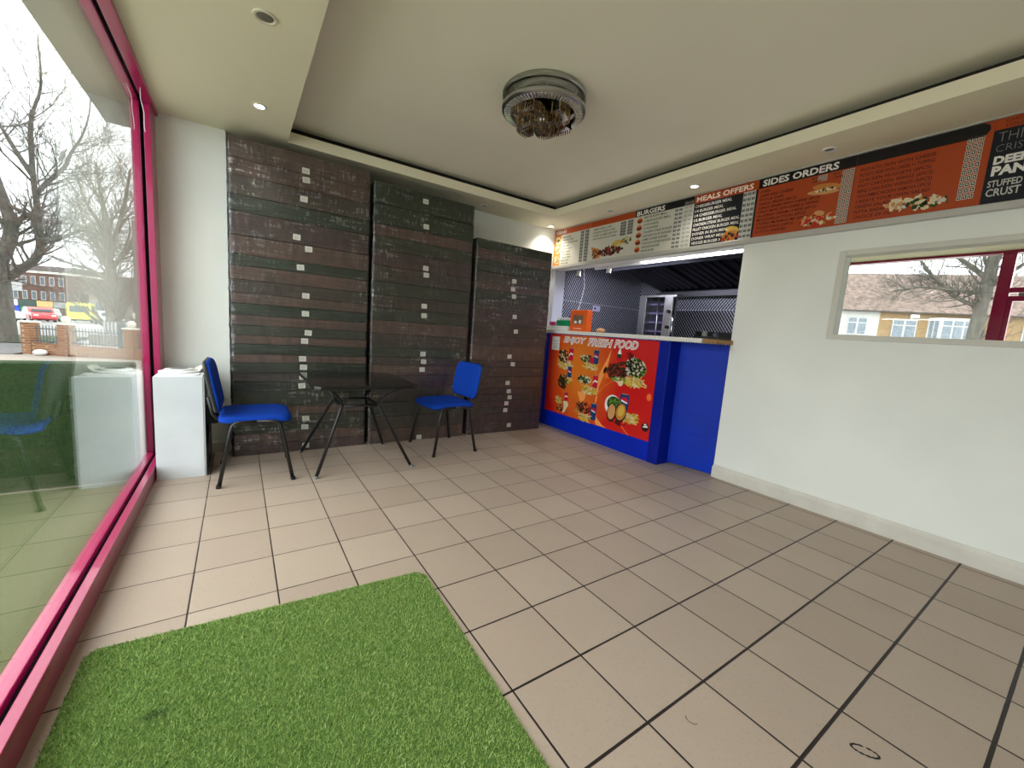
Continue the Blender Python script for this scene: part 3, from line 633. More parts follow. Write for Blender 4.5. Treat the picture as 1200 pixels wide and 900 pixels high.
# 6 more sides
t = sign('menu_sign', 'orange menu panel with salad and samosa lines and three price columns', -.055, -.665, 'orange')
P = Print(BX); P.poly('black', [(-.055,2.425),(-.055,2.497),(-.62,2.497),(-.645,2.48),(-.65,2.455),(-.635,2.43),(-.60,2.425)], 0)
blobs(P, ['cream','offwhite','bun','dkgreen','cream'], -.40, 2.115, .13, .035, 70, .010, .022, 1); blobs(P, ['cream','chick'], -.30, 2.13, .05, .03, 24, .010, .02, 2)
price_boxes(P, -.635, -.565, 2.09, 2.435, 10, 3); finish(P, t)
lines(t, ['POTATO SKIN WITH CHEESE','POTATO SKIN WITH CHEESE +1 TOPPING','CHICKEN NUGGETS (6PCS)','HOT CHICKEN WINGS (6PCS)','BBQ CHICKEN WINGS (6PCS)','VEG/LAMB/CHICKEN SAMOSA (3PCS)','CREATE YOUR OWN SALAD','GREEN SALAD','PITTA BREAD','CHOICE OF DIP'], -.085, 2.40, .034, .020, 'dkred', .36)
# 7 pizza crust panel
t = sign('menu_sign', 'black menu panel reading THIN CRISPY, DEEP PAN and STUFFED CRUST', -.665, -1.30, 'navy')
P = Print(BX); P.rect('orange', -1.299, -.666, 2.44, 2.497); finish(P, t)
heading(t, 'CHOOSE\nYOUR SIZE', -.70, 2.447, .14, .042, 'dkred', .0)
heading(t, 'THIN', -.685, 2.375, .13, .048, 'grey', -.025); heading(t, 'CRISPY', -.685, 2.322, .15, .036, 'grey', -.025)
heading(t, 'DEEP', -.685, 2.255, .125, .044, 'white', .05); heading(t, 'PAN', -.685, 2.195, .125, .052, 'white', .05)
heading(t, 'STUFFED', -.68, 2.135, .125, .036, 'lgrey', .02); heading(t, 'CRUST', -.68, 2.085, .125, .042, 'lgrey', .02)
sign('menu_sign', 'plain black menu panel at the near end of the sign frame', -1.30, -1.98, 'navy')

# ================================================================== DOWNLIGHTS AND CEILING FITTING
for k, (x, y, lit, ll) in enumerate(((-.888,2.157,1,'lit recessed downlight near the shop window and the box stacks'), (-.901,1.182,0,'unlit recessed downlight with grey eyeball on the left soffit'),
        (2.292,3.011,1,'lit recessed downlight in the corner over the burger sign end'), (2.271,1.023,1,'lit recessed downlight above MEALS OFFERS'),
        (2.31,2.032,0,'unlit recessed downlight above the doner panel'), (2.277,.048,0,'unlit recessed downlight above SIDES ORDERS'), (1.25,2.90,0,'unlit downlight on the soffit above the short box stack'))):
    t = thing('downlight', ll, 'downlight', (x, y, ZC), 'recessed ceiling downlights')
    s_ = 1.0 if k == 1 else .78
    part('bezel', MB().lathe([(.052*s_,0),(.050*s_,-.006),(.040*s_,-.007),(.034*s_,.0),(.034*s_,-.001)], (x,y,ZC), 28), M_WHITE if k != 1 else mat('bezel_cream', srgb(222,216,196), .5), t, smooth=50)
    part('lens', MB().lathe([(.034*s_,-.002),(.02*s_,-.004),(.001,-.004)], (x,y,ZC), 20), mat('led_glow', (1,1,1,1), .5, emit=(1,.96,.88,1), estr=9) if lit else mat('led_off', srgb(120,116,108), .3), t)
    if lit:
        l = bpy.data.lights.new('spot', 'SPOT'); l.energy = 8 if k == 2 else 3.5; l.spot_size = math.radians(120); l.spot_blend = .8; l.color = (1,.93,.80); l.shadow_soft_size = .03
        lo = bpy.data.objects.new('downlight_beam', l); COL.objects.link(lo); lo.location = (x, y, ZC-.015)
fx, fy = .622, 1.05
F = thing('ceiling_light', 'round chrome ceiling light with two rings and amber crystal tiers', 'ceiling light', (fx, fy, 2.46))
part('mounting_plate', MB().lathe([(.001,2.665),(.15,2.665),(.15,2.620),(.001,2.615)], (fx,fy,0), 36), M_CHROME, F, smooth=40)
M_CRM = mat('satin_chrome', (.42,.43,.41,1), .28, 1)
part('upper_ring', MB().lathe([(.262,2.663),(.268,2.655),(.268,2.638),(.262,2.632),(.245,2.632),(.245,2.663),(.262,2.663)], (fx,fy,0), 56), M_CRM, F, smooth=40)
part('lower_ring', MB().lathe([(.262,2.580),(.270,2.570),(.268,2.555),(.255,2.545),(.205,2.538),(.200,2.547),(.205,2.570),(.262,2.580)], (fx,fy,0), 56), M_CRM, F, smooth=40)
mb = MB()
for k in range(72):
    a = 2*math.pi*k/72; c_, s2 = math.cos(a), math.sin(a)
    mb.tube([(fx+.212*c_, fy+.212*s2, 2.537),(fx+.250*c_, fy+.250*s2, 2.543)], .0045, 5)
part('bead_ring', mb, mat('clear_crystal', (.75,.74,.70,1), .12, .6), F)
mb = MB()
for k in range(8):
    mb = MB(); a = 2*math.pi*k/8+.2; mb.tube([(fx+.255*math.cos(a), fy+.255*math.sin(a), 2.575),(fx+.255*math.cos(a), fy+.255*math.sin(a), 2.615)], .005, 6); part('ring_post', mb, M_CRM, F)
part('inner_reflector', MB().lathe([(.20,2.610),(.20,2.595),(.001,2.600)], (fx,fy,0), 40), mat('dark_mirror', (.10,.09,.10,1), .15, 1), F, smooth=40)
# S-shaped chrome bands carrying crystal rods
amber = mat('amber_crystal', srgb(120,88,52), .1, .3, noise=(60,.6,2)); amber2 = mat('pale_crystal', srgb(150,136,104), .08, .4, noise=(50,.5,2))
def scurve(off, rot, R=.17):
    pts = []
    for k in range(41):
        t_ = -1+2*k/40; px = t_*R; py = math.sin(t_*math.pi*.95)*.11+off
        pts.append((fx+px*math.cos(rot)-py*math.sin(rot), fy+px*math.sin(rot)+py*math.cos(rot)))
    return pts
for off, rot, zt, zb in ((0,-.35,2.555,2.492), (.0,1.25,2.555,2.478), (.09,-.35,2.555,2.505)):
    pts = scurve(off, rot, .19 if off == 0 else .13); rods = MB(); rods2 = MB(); band = MB()
    for k in range(len(pts)-1):
        a, b = pts[k], pts[k+1]; d = Vector((b[0]-a[0], b[1]-a[1])).normalized(); n = Vector((-d.y, d.x))*.009
        band.add([(a[0]+n.x,a[1]+n.y,zt),(a[0]-n.x,a[1]-n.y,zt),(b[0]-n.x,b[1]-n.y,zt),(b[0]+n.x,b[1]+n.y,zt),(a[0]+n.x*3,a[1]+n.y*3,zb+.012),(a[0]-n.x*3,a[1]-n.y*3,zb+.012),(b[0]-n.x*3,b[1]-n.y*3,zb+.012),(b[0]+n.x*3,b[1]+n.y*3,zb+.012)], [(0,1,2,3),(4,5,6,7),(0,3,7,4),(1,2,6,5)])
        for s_ in (-1,1): (rods if (k%3) else rods2).tube([(a[0]+n.x*3.3*s_, a[1]+n.y*3.3*s_, zt-.004),(a[0]+n.x*3.3*s_, a[1]+n.y*3.3*s_, zb)], .0042, 5)
    part('chrome_band', band, M_CHROME, F); part('crystal_rods', rods, amber, F, 'row of amber crystal rods'); part('crystal_rods', rods2, amber2, F, 'row of pale crystal rods')

# ================================================================== FURNITURE
def rbox(x0, x1, y0, y1, r, n=5):
    P = []
    for cx, cy, a0 in ((x1-r,y1-r,0),(x0+r,y1-r,90),(x0+r,y0+r,180),(x1-r,y0+r,270)):
        for k in range(n+1):
            a = math.radians(a0+90*k/n); P.append((cx+r*math.cos(a), cy+r*math.sin(a)))
    return P
def make_chair():
    """faces +x; origin under the seat centre"""
    t = bpy.data.objects.new('stacking_chair', None); COL.objects.link(t)
    # seat: domed cushion over a black pan
    N = 10
    def cushion(w, d, th, curve):
        mb = MB(); n = 12; P = rbox(-d/2, d/2, -w/2, w/2, .075, 5); L = len(P)
        levels = [(-.012,.93),(0,1.0),(th*.5,1.0),(th*.85,.955),(th,.86),(th*1.08,.60),(th*1.1,.25),(th*1.1,.01)]
        vs = []
        for z, s_ in levels:
            for x, y in P: vs.append((x*s_, y*s_, z+curve(x*s_, y*s_)))
        fs = [tuple(range(L-1,-1,-1))]
        for i in range(len(levels)-1):
            for k in range(L): fs.append((i*L+k, i*L+(k+1)%L, (i+1)*L+(k+1)%L, (i+1)*L+k))
        mb.add(vs, fs); return mb
    seat = cushion(.46, .43, .038, lambda x, y: -.28*max(0, x-.08)**2*2.2 - .02*(x < -.12)*0)
    seat.v = [(x+.0, y, z+.428) for x, y, z in seat.v]
    part('seat', seat, M_BLUEF, t, smooth=50)
    pan = MB().prism(rbox(-.205, .205, -.222, .222, .07, 4), .412, .428); part('seat_pan', pan, M_BLACKP, t, bevel=.004)
    # backrest: curved shell
    bc = cushion(.46, .33, .028, lambda x, y: 0)
    def lay(v, off):
        x, y, z = v                         # x up the back, z out towards the sitter
        h_ = .655+x; zz = z+off+.30*y*y      # curves round the sitter
        base = -.238-(h_-.48)*.175
        return (base+zz, y, h_)
    b1 = MB(); b1.v = [lay(v, .012) for v in bc.v]; b1.f = bc.f; b1.m = bc.m
    part('backrest', b1, M_BLUEF, t, smooth=50)
    shell = cushion(.468, .338, .018, lambda x, y: 0)
    b2 = MB(); b2.v = [lay((v[0], v[1], -v[2]), .012) for v in shell.v]; b2.f = [tuple(reversed(f)) for f in shell.f]; b2.m = shell.m
    part('back_shell', b2, M_BLACKP, t, smooth=50)
    for s_ in (-1,1):
        y = .215*s_; yf = .262*s_
        part('leg', MB().tube([(.215,yf,0),(.150,y*1.08,.36),(.138,y*1.06,.405),(.115,y*1.05,.425),(.0,y*1.05,.428)], .0125, 10), M_BLACKM, t, smooth=True)
        part('leg', MB().tube([(-.215,yf,0),(-.150,y*1.08,.36),(-.138,y*1.06,.405),(-.115,y*1.05,.425),(.0,y*1.05,.428)], .0125, 10), M_BLACKM, t, smooth=True)
        for q_ in (-1,1): part('foot_cap', MB().tube([(.217*q_,yf,0),(.213*q_,yf,.022)], .0155, 10), M_BLACKP, t)
    for s_ in (-1,1):
        part('back_stay', MB().tube([(-.02,.10*s_,.418),(-.17,.10*s_,.415),(-.222,.10*s_,.43),(-.248,.10*s_,.47),(-.27,.10*s_,.58)], .011, 8), M_BLACKM, t, smooth=True)
    for q_ in (-1,1): part('seat_rail', MB().tube([(.11*q_,-.225,.416),(.11*q_,.225,.416)], .010, 8), M_BLACKM, t)
    return t
ch = make_chair(); ch['label'] = 'blue fabric stacking chair beside the white cabinet, facing the table'; ch['category'] = 'chair'; ch['group'] = 'blue stacking chairs at the table'
ch.location = (-.925, 2.17, 0); ch.rotation_euler = (0,0,math.radians(-1))
c2 = clone(ch); c2['label'] = 'blue fabric stacking chair right of the table, in front of the box stacks'; c2.location = (.60, 2.285, 0); c2.rotation_euler = (0,0,math.radians(183))
# table
T = thing('side_table', 'black square table with clipped corners and splayed tube legs', 'table', (-.235, 2.15, 0))
tp = [(-.61,1.735),(-.57,1.695),(.08,1.70),(.125,1.745),(.135,2.40),(.02,2.54),(-.53,2.555),(-.615,2.50)]
part('table_top', MB().prism(tp, .670, .695), mat('black_gloss_top', srgb(20,20,20), .12, spec=.6), T, bevel=.006)
ring = [(-.375,2.0),(-.105,2.0),(-.105,2.33),(-.375,2.33)]
feet = [(-.574,1.859),(.135,1.846),(.108,2.55),(-.596,2.535)]; tops = [(-.50,1.80),(.03,1.80),(.03,2.47),(-.50,2.47)]
for (rx, ry), (fx_, fy_), (tx, ty) in zip(ring, feet, tops):
    part('leg', MB().tube([(fx_,fy_,0),(rx+(fx_-rx)*.06, ry+(fy_-ry)*.06, .47),(rx,ry,.505),(rx+(tx-rx)*.12, ry+(ty-ry)*.12, .545),(tx,ty,.668)], .0125, 10), M_BLACKM, T, smooth=True)
    part('foot_cap', MB().tube([(fx_,fy_,0),(fx_*.99+rx*.01,fy_*.99+ry*.01,.02)], .016, 10), M_GREY, T)
for k in range(4):
    a, b = ring[k], ring[(k+1)%4]; part('frame_rail', MB().tube([(a[0],a[1],.495),(b[0],b[1],.495)], .011, 8), M_BLACKM, T, smooth=True)
# white cabinet
K = thing('white_cabinet', 'low white cabinet with open black inside, standing against the shop window', 'cabinet', (-1.36, 2.46, 0))
part('side_panel', MB().box(-1.488, -1.232, 2.20, 2.222, 0.0, .70), M_WHITEB, K, bevel=.001)
part('side_panel', MB().box(-1.488, -1.232, 2.72, 2.74, 0.0, .70), M_WHITEB, K)
part('back_panel', MB().box(-1.488, -1.475, 2.222, 2.72, 0.0, .70), M_WHITEB, K)
part('top_panel', MB().box(-1.475, -1.232, 2.222, 2.72, .682, .70), M_WHITEB, K)
part('shelf', MB().box(-1.475, -1.25, 2.222, 2.72, .33, .345), M_BLACKP, K)
part('base', MB().box(-1.475, -1.25, 2.222, 2.72, .0, .04), M_BLACKP, K)
part('edge_strip', MB().box(-1.231, -1.222, 2.20, 2.225, 0, .70), mat('cabinet_trim_grey', srgb(168,172,172), .5), K)
solo('black_crate', MB().box(-1.47, -1.235, 2.26, 2.70, .347, .64), M_BLACKP, 'black box on the cabinet shelf behind the chair back', 'box', bevel=.01)
t = thing('boxed_device', 'black box with a pale label at the bottom of the cabinet', 'box', (-1.33, 2.44, .04))
part('body', MB().prism([(2.24,.04),(2.66,.04),(2.66,.32),(2.34,.32),(2.24,.22)], -1.44, -1.21, ax=0), M_BLACKP, t, bevel=.006)
part('label_patch', MB().box(-1.21, -1.208, 2.36, 2.52, .12, .25), mat('label_grey', srgb(130,132,130), .5), t)
part('label_print', MB().box(-1.208, -1.207, 2.40, 2.48, .15, .22), M_BLACKP, t)
solo('black_bag', MB().prism([(2.30,.345),(2.66,.345),(2.60,.44),(2.42,.47)], -1.245, -1.15, ax=0), M_BLACKP, 'black plastic bag bulging out of the cabinet shelf', 'bag', bevel=.015)
# coil, plate and papers on top
t = thing('round_vent_cover', 'round white cover with grey centre lying on the white cabinet', 'cover', (-1.375, 2.42, .70))
part('rim', MB().lathe([(.085,.0),(.112,.0),(.115,.012),(.085,.020),(.080,.028),(.055,.030),(.050,.024),(.0,.022)], (-1.375,2.44,.70), 36), M_WHITE, t, smooth=40)
part('grille', MB().lathe([(.054,.0305),(.001,.034)], (-1.375,2.44,.70), 24), M_GREY, t)
solo('white_tray', MB().prism(rbox(-1.475,-1.255,2.26,2.66,.03,4), .70, .705), M_WHITE, 'thin white tray under the round cover on the cabinet', 'tray')
random.seed(5); mb = MB().sph((0,0,0), .05, 6, 0, .55); mb.v = [(-1.255+v[0]*random.uniform(.4,.8), 2.50+v[1]*random.uniform(.9,1.5), .722+v[2]*random.uniform(.6,1)) for v in mb.v]
solo('crumpled_paper', mb, mat('paper_white', srgb(220,218,208), .8), 'crumpled white paper at the edge of the cabinet top', 'paper')

# ================================================================== PIZZA BOX STACKS
def bundle_mat(name, c, seed):
    m, t, b = nodes(name); g = NG(t)
    tc = t.nodes.new('ShaderNodeNewGeometry'); p = tc.outputs['Position']
    n1 = g.noise(p, 1.0, 4, (1.2,1.2,260)); n2 = g.noise(p, 1.0, 3, (28,28,9)); n3 = g.noise(p, 3.0, 3, (1,1,4))
    f_ = g.m('ADD', g.m('MULTIPLY', n1, .55), g.m('MULTIPLY', n2, .45))
    d = tuple(x*.55 for x in c[:3])+(1,); l_ = tuple(min(1,x*1.55) for x in c[:3])+(1,)
    col = g.ramp(f_, .40, d, .60, l_)
    t.links.new(g.mix(g.m('MULTIPLY', g.ramp(n3, .4, (0,0,0,1), .7, (1,1,1,1)), .30), col, srgb(52,56,42)), b.inputs['Base Color'])
    b.inputs['Roughness'].default_value = .55
    bp = t.nodes.new('ShaderNodeBump'); bp.inputs['Strength'].default_value = .5; bp.inputs['Distance'].default_value = .004
    t.links.new(n1, bp.inputs['Height']); t.links.new(bp.outputs[0], b.inputs['Normal']); return m
BR = [bundle_mat('carton_brown_a', srgb(78,58,49), 1), bundle_mat('carton_brown_b', srgb(56,45,37), 2), bundle_mat('carton_brown_c', srgb(62,43,41), 3)]
GR = [bundle_mat('carton_green_a', srgb(30,40,25), 4), bundle_mat('carton_green_b', srgb(44,45,32), 5)]
M_STK = mat('sticker_white', srgb(214,212,200), .5)
ORD = ['bottom','second','third','fourth','fifth','sixth','seventh','eighth','ninth','tenth','eleventh','twelfth','thirteenth','fourteenth','fifteenth','sixteenth','seventeenth','eighteenth','nineteenth','twentieth','twenty-first','twenty-second','twenty-third','twenty-fourth']
def stack(side, x0, x1, y0, y1, bands, stickers, seed):
    random.seed(seed)
    k = 0; n = len(bands)-1
    for i in range(n):
        z0, z1, kind = bands[i][0], bands[i+1][0], bands[i][1]
        a, b_, c_, d_ = [random.uniform(-.005,.005) for _ in range(4)]
        word = 'brown' if kind[0] == 'b' else 'green'
        has = [s_ for s_ in stickers if z0 <= s_[1] < z1]
        st = '' if not has else (' with white sticker' if len(has) == 1 else ' with white stickers')
        pos = 'topmost' if i == n-1 else (ORD[i]+' from the floor' if i else 'bottommost')
        t = thing('carton_bundle', f'{word} carton bundle{st}, {pos} in the {side} box stack', 'carton bundle', ((x0+x1)/2, (y0+y1)/2, z0), f'carton bundles in the {side} stack')
        m = (BR if kind[0] == 'b' else GR)[int(kind[1])]
        xx0, xx1, yy0 = x0+a+.004, x1+b_-.004, y0+c_*.7
        part('cartons', MB().prism(rbox(xx0, xx1, yy0, y1, .012, 3), z0+.001, z1-.001), m, t, bevel=.004)
        for sx, sz in has:
            rot = random.uniform(-.06,.06); w, h_ = .027, .022
            zc = min(max(sz, z0+h_+.002), z1-h_-.002) if z1-z0 > 2*h_+.006 else (z0+z1)/2; h_ = min(h_, (z1-z0)/2-.003)
            pts = []
            for u_, v_ in ((-w,-h_),(w,-h_),(w,h_),(-w,h_)): pts.append((sx+u_*math.cos(rot)-v_*math.sin(rot), zc+u_*math.sin(rot)+v_*math.cos(rot)))
            part('sticker', MB().prism(pts, yy0-.0016, yy0-.0006, ax=1), M_STK, t)
            mbp = MB()
            for q in range(3): mbp.box(sx-w*.7, sx+w*.5, yy0-.0021, yy0-.0017, zc-.012+q*.009, zc-.0095+q*.009)
            part('sticker_print', mbp, mat('sticker_ink', srgb(150,146,136), .6), t)
def stacklist(zs, kinds): return [(z, k_) for z, k_ in zip(zs, kinds+['b0'])]
Y0, Y1 = 2.585, 3.10
zl = [0,.093,.179,.26,.327,.397,.536,.61,.68,.762,.829,.91,.977,1.057,1.136,1.222,1.30,1.40,1.507,1.59,1.73,1.90,2.02,2.16,2.28,2.425]
kl = ['b2','b0','g0','g1','b0','g0','g0','b1','g0','b0','g0','b0','g1','b0','g0','b0','b1','b0','g0','b0','b2','g0','b1','b0','b0']
zl = zl[:len(kl)+1]
sl = [(-.559,2.304),(-.556,2.236),(-.572,2.087),(-.623,1.783),(-.535,1.703),(-.595,1.549),(-.555,1.321),(-.557,1.177),(-.535,1.019),(-.562,.95),(-.577,.80),(-.57,.728),(-.575,.644),(-.581,.57),(-.551,.285),(-.558,.21),(-.55,.045)]
ORD.append('twenty-fifth')
stack('left', -1.073, -.052, Y0, Y1, stacklist(zl, kl), sl, 21)
zm = [0,.13,.26,.40,.54,.66,.755,.832,.92,1.05,1.17,1.285,1.40,1.52,1.66,1.80,1.92,2.02,2.19,2.375]
km = ['b0','b1','g1','b1','b2','b0','b1','g1','b1','b0','g1','b1','g1','b1','b2','b2','g0','b0','g0','g0'][:19]
km[17] = 'g0'; km[18] = 'g0'; km[16] = 'b0'; km[15] = 'g1'
sm_ = [(.454,2.302),(.468,2.077),(.48,1.694),(.488,1.631),(.48,1.335),(.482,1.244),(.488,.869),(.498,.793),(.486,.715),(.48,.028)]
stack('middle', -.022, .978, Y0+.004, Y1, stacklist(zm, km), sm_, 22)
zr = [0,.13,.22,.295,.367,.44,.515,.64,.75,.82,.98,1.09,1.23,1.36,1.475,1.575,1.65,1.76,1.88,1.98,2.08]
kr = ['b2','b2','b1','b2','b1','b2','b0','b2','b2','b0','b2','b1','b2','b1','g1','b0','b1','g1','b0','g0']
sr = [(1.506,1.70),(1.496,1.613),(1.51,1.535),(1.54,1.315),(1.57,1.153),(1.508,.87),(1.563,.784),(1.507,.57),(1.533,.474),(1.55,.402),(1.511,.334),(1.502,.255),(1.568,.075)]
stack('right-hand', 1.018, 2.015, Y0-.005, Y1, stacklist(zr, kr), sr, 23)
# stretch film round each stack
def film_mat():
    m = bpy.data.materials.new('stretch_film'); m.use_nodes = True; t = m.node_tree; t.nodes.clear(); g = NG(t)
    out = t.nodes.new('ShaderNodeOutputMaterial'); tr = t.nodes.new('ShaderNodeBsdfTransparent'); gl = t.nodes.new('ShaderNodeBsdfGlossy')
    gl.inputs['Roughness'].default_value = .16; gl.inputs[0].default_value = (.9,.92,.95,1)
    geo = t.nodes.new('ShaderNodeNewGeometry'); p = geo.outputs['Position']
    n1 = g.noise(p, 1, 5, (5,5,40)); n2 = g.noise(p, 1, 4, (60,60,14)); n3 = g.noise(p, 1, 2, (2.5,2.5,2.0))
    bp = t.nodes.new('ShaderNodeBump'); bp.inputs['Strength'].default_value = .9; bp.inputs['Distance'].default_value = .012
    t.links.new(g.m('ADD', n1, g.m('MULTIPLY', n2, .5)), bp.inputs['Height']); t.links.new(bp.outputs[0], gl.inputs['Normal'])
    lw = t.nodes.new('ShaderNodeLayerWeight'); lw.inputs[0].default_value = .5
    F = g.m('ADD', .035, g.m('MULTIPLY', g.m('POWER', lw.outputs['Facing'], 4.0), .7))
    cre = g.m('MULTIPLY', g.ramp(g.m('MULTIPLY', g.m('ADD', n1, n2), .5), .53, (0,0,0,1), .62, (1,1,1,1)), g.ramp(n3, .44, (0,0,0,1), .66, (1,1,1,1)))
    F = g.m('MINIMUM', g.m('ADD', F, g.m('MULTIPLY', cre, .33)), .8)
    mx = t.nodes.new('ShaderNodeMixShader'); t.links.new(F, mx.inputs[0]); t.links.new(tr.outputs[0], mx.inputs[1]); t.links.new(gl.outputs[0], mx.inputs[2]); t.links.new(mx.outputs[0], out.inputs[0])
    return m
M_FILM = film_mat()
def film(side, x0, x1, y0, y1, z1, seed):
    random.seed(seed); mb = MB(); xs = []
    path = [(x0, y1)]+[(x0, y1-(y1-y0-.02)*k/8) for k in range(1,9)]+[(x0+.006,y0+.006),(x0+.02,y0)]+[(x0+(x1-x0)*k/24, y0) for k in range(1,24)]+[(x1-.02,y0),(x1-.006,y0+.006)]+[(x1, y0+.02+(y1-y0-.02)*k/8) for k in range(9)]
    nz = 60; L = len(path)
    for j in range(nz+1):
        z = .004+(z1-.004)*j/nz
        for k, (x, y) in enumerate(path):
            cx, cy = (x0+x1)/2, (y0+y1)/2; d = .0015*math.sin(j*1.9+k*.3)+random.uniform(-.0018,.0018)+(.004 if 8 <= k <= 10 else 0)*math.sin(j*2.7)
            sx = -1 if k < 10 else (1 if k > L-11 else 0); sy = -1 if 9 <= k <= L-10 else 0
            mb.v.append((x+sx*d, y+sy*d-.0035, z))
    for j in range(nz):
        for k in range(L-1): mb.f.append((j*L+k, j*L+k+1, (j+1)*L+k+1, (j+1)*L+k))
    mb.m = [0]*len(mb.f)
    solo('stretch_wrap', mb, M_FILM, f'clear stretch film wrapped round the {side} box stack', 'stretch wrap', 'film round the box stacks', smooth=True)
film('left', -1.0800, -.046, Y0-.006, Y1+.006, 2.42, 1); film('middle', -.030, .986, Y0-.002, Y1+.006, 2.37, 2); film('right-hand', 1.010, 2.024, Y0-.012, Y1+.006, 2.075, 3)

# ================================================================== GRASS MAT
RG = [(-1.462,.10-.75),(-1.458,.505),(-1.42,.525),(-.35,.453),(-.312,.415),(-.345,-.5),(-.37,-1.45),(-1.46,-1.45)]
RG = [(-1.458,.495),(-1.43,.522),(-.345,.452),(-.315,.41),(-.349,-.551),(-.375,-1.55),(-1.462,-1.55)]
rug = thing('grass_mat', 'green artificial grass mat on the tiles along the pink window sill', 'mat', (-.9, -.5, 0))
part('backing', MB().prism(list(reversed(RG)), 0, .004), mat('mat_backing', srgb(84,116,50), .9), rug)
def inside(x, y, P):
    c = np.zeros(x.shape, bool); n = len(P)
    for i in range(n):
        x0, y0 = P[i]; x1, y1 = P[(i+1)%n]
        c ^= ((y0 > y) != (y1 > y)) & (x < (x1-x0)*(y-y0)/(y1-y0+1e-12)+x0)
    return c
def blades(name, n, x0, x1, y0, y1, P, parent, m, hgt=(.008,.015), w=.0012, z=.003, loc=(0,0,0)):
    rng = np.random.default_rng(5)
    x = rng.uniform(x0, x1, n); y = rng.uniform(y0, y1, n)
    if P: k = inside(x, y, P); x, y = x[k], y[k]
    n = len(x); a = rng.uniform(0, 2*np.pi, n); h_ = rng.uniform(*hgt, n)
    # pile combed roughly one way in patches
    ld = rng.uniform(0, 2*np.pi, n); lean = h_*rng.uniform(.2,.9,n)
    dx, dy = np.cos(a)*w, np.sin(a)*w
    V = np.zeros((n,3,3)); V[:,0] = np.c_[x-dx,y-dy,np.full(n,z)]; V[:,1] = np.c_[x+dx,y+dy,np.full(n,z)]; V[:,2] = np.c_[x+np.cos(ld)*lean, y+np.sin(ld)*lean, z+h_*.8]
    V -= np.array(loc); me = bpy.data.meshes.new(name); me.vertices.add(3*n); me.vertices.foreach_set('co', V.reshape(-1))
    me.loops.add(3*n); me.loops.foreach_set('vertex_index', np.arange(3*n, dtype=np.int32)); me.polygons.add(n); me.polygons.foreach_set('loop_start', np.arange(0,3*n,3, dtype=np.int32))
    try: me.polygons.foreach_set('loop_total', np.full(n,3, dtype=np.int32))
    except Exception: pass
    me.materials.append(m); me.update(); me.validate()
    o = bpy.data.objects.new(name, me); COL.objects.link(o); o.parent = parent; o['kind'] = 'stuff'; return o
def grass_mat_():
    m, t, b = nodes('grass_fibre'); g = NG(t); geo = t.nodes.new('ShaderNodeNewGeometry')
    r = geo.outputs['Random Per Island']
    c = g.ramp(r, 0.0, srgb(112,146,62), 1.0, srgb(186,206,126))
    n = g.noise(geo.outputs['Position'], 5, 3)
    c = g.mix(g.m('MULTIPLY', n, .3), c, srgb(122,152,74))
    # one dark scuffed smudge trodden into the pile
    s = t.nodes.new('ShaderNodeSeparateXYZ'); t.links.new(geo.outputs['Position'], s.inputs[0])
    d = g.m('SQRT', g.m('ADD', g.m('POWER', g.m('MULTIPLY', g.m('SUBTRACT', s.outputs['X'], -1.235), 1.0), 2.0), g.m('POWER', g.m('MULTIPLY', g.m('SUBTRACT', s.outputs['Y'], .135), 2.2), 2.0)))
    d = g.m('ADD', d, g.m('MULTIPLY', g.m('SUBTRACT', g.noise(geo.outputs['Position'], 40, 3), .5), .05))
    c = g.mix(g.ramp(d, .012, (.75,.75,.75,1), .05, (0,0,0,1)), c, srgb(34,44,34))
    t.links.new(c, b.inputs['Base Color']); b.inputs['Roughness'].default_value = .5; b.inputs['Specular IOR Level'].default_value = .3
    return m
M_GRASS = grass_mat_()
blades('pile', 230000, -1.47, -.30, -1.55, .54, RG, rug, M_GRASS, loc=(-.9,-.5,0))

# ================================================================== OUTSIDE
M_TURF = mat('outdoor_turf', srgb(66,88,28), .9, noise=(160,.35,4), bump=(260,.9))
M_TURFW = mat('turf_cladding', srgb(40,66,22), .95, noise=(70,.5,5), bump=(160,1.0))
solo('outdoor_turf', MB().box(-4.4, -1.60, -3.6, 2.28, -.05, -.005), M_TURF, 'artificial turf laid on the forecourt outside the shop window', 'artificial turf')
t = thing('turf_clad_wall', 'low wall clad in artificial grass outside the shop window', 'wall', (-2.9, 2.35, -.05))
part('cladding', MB().box(-4.4, -1.594, 2.28, 2.42, -.05, .775), M_TURFW, t, bevel=.012)
part('base_strip', MB().box(-4.4, -1.60, 2.272, 2.28, -.05, .004), mat('pale_strip', srgb(120,116,98), .8), t)
# fascia over the shopfront
t = thing('shopfront_fascia', 'pale grey boxed canopy projecting above the shop window outside', 'fascia', (-1.72, .5, 2.56))
part('shutter_box', MB().box(-1.725, -1.56, -3.2, 3.60, 2.585, 2.95), mat('shutter_grey', srgb(128,130,124), .6, noise=(3,.06,3)), t)
part('canopy_panel', MB().box(-1.895, -1.727, -3.2, 3.60, 2.60, 3.15), mat('fascia_grey', srgb(150,152,150), .6, noise=(2,.05,3)), t, bevel=.006)
M_EXT = mat('exterior_render', srgb(118,122,120), .8)
struct('wall_exterior', MB().box(-1.632, -1.535, 2.845, 9.0, -.3, 2.58), M_EXT)
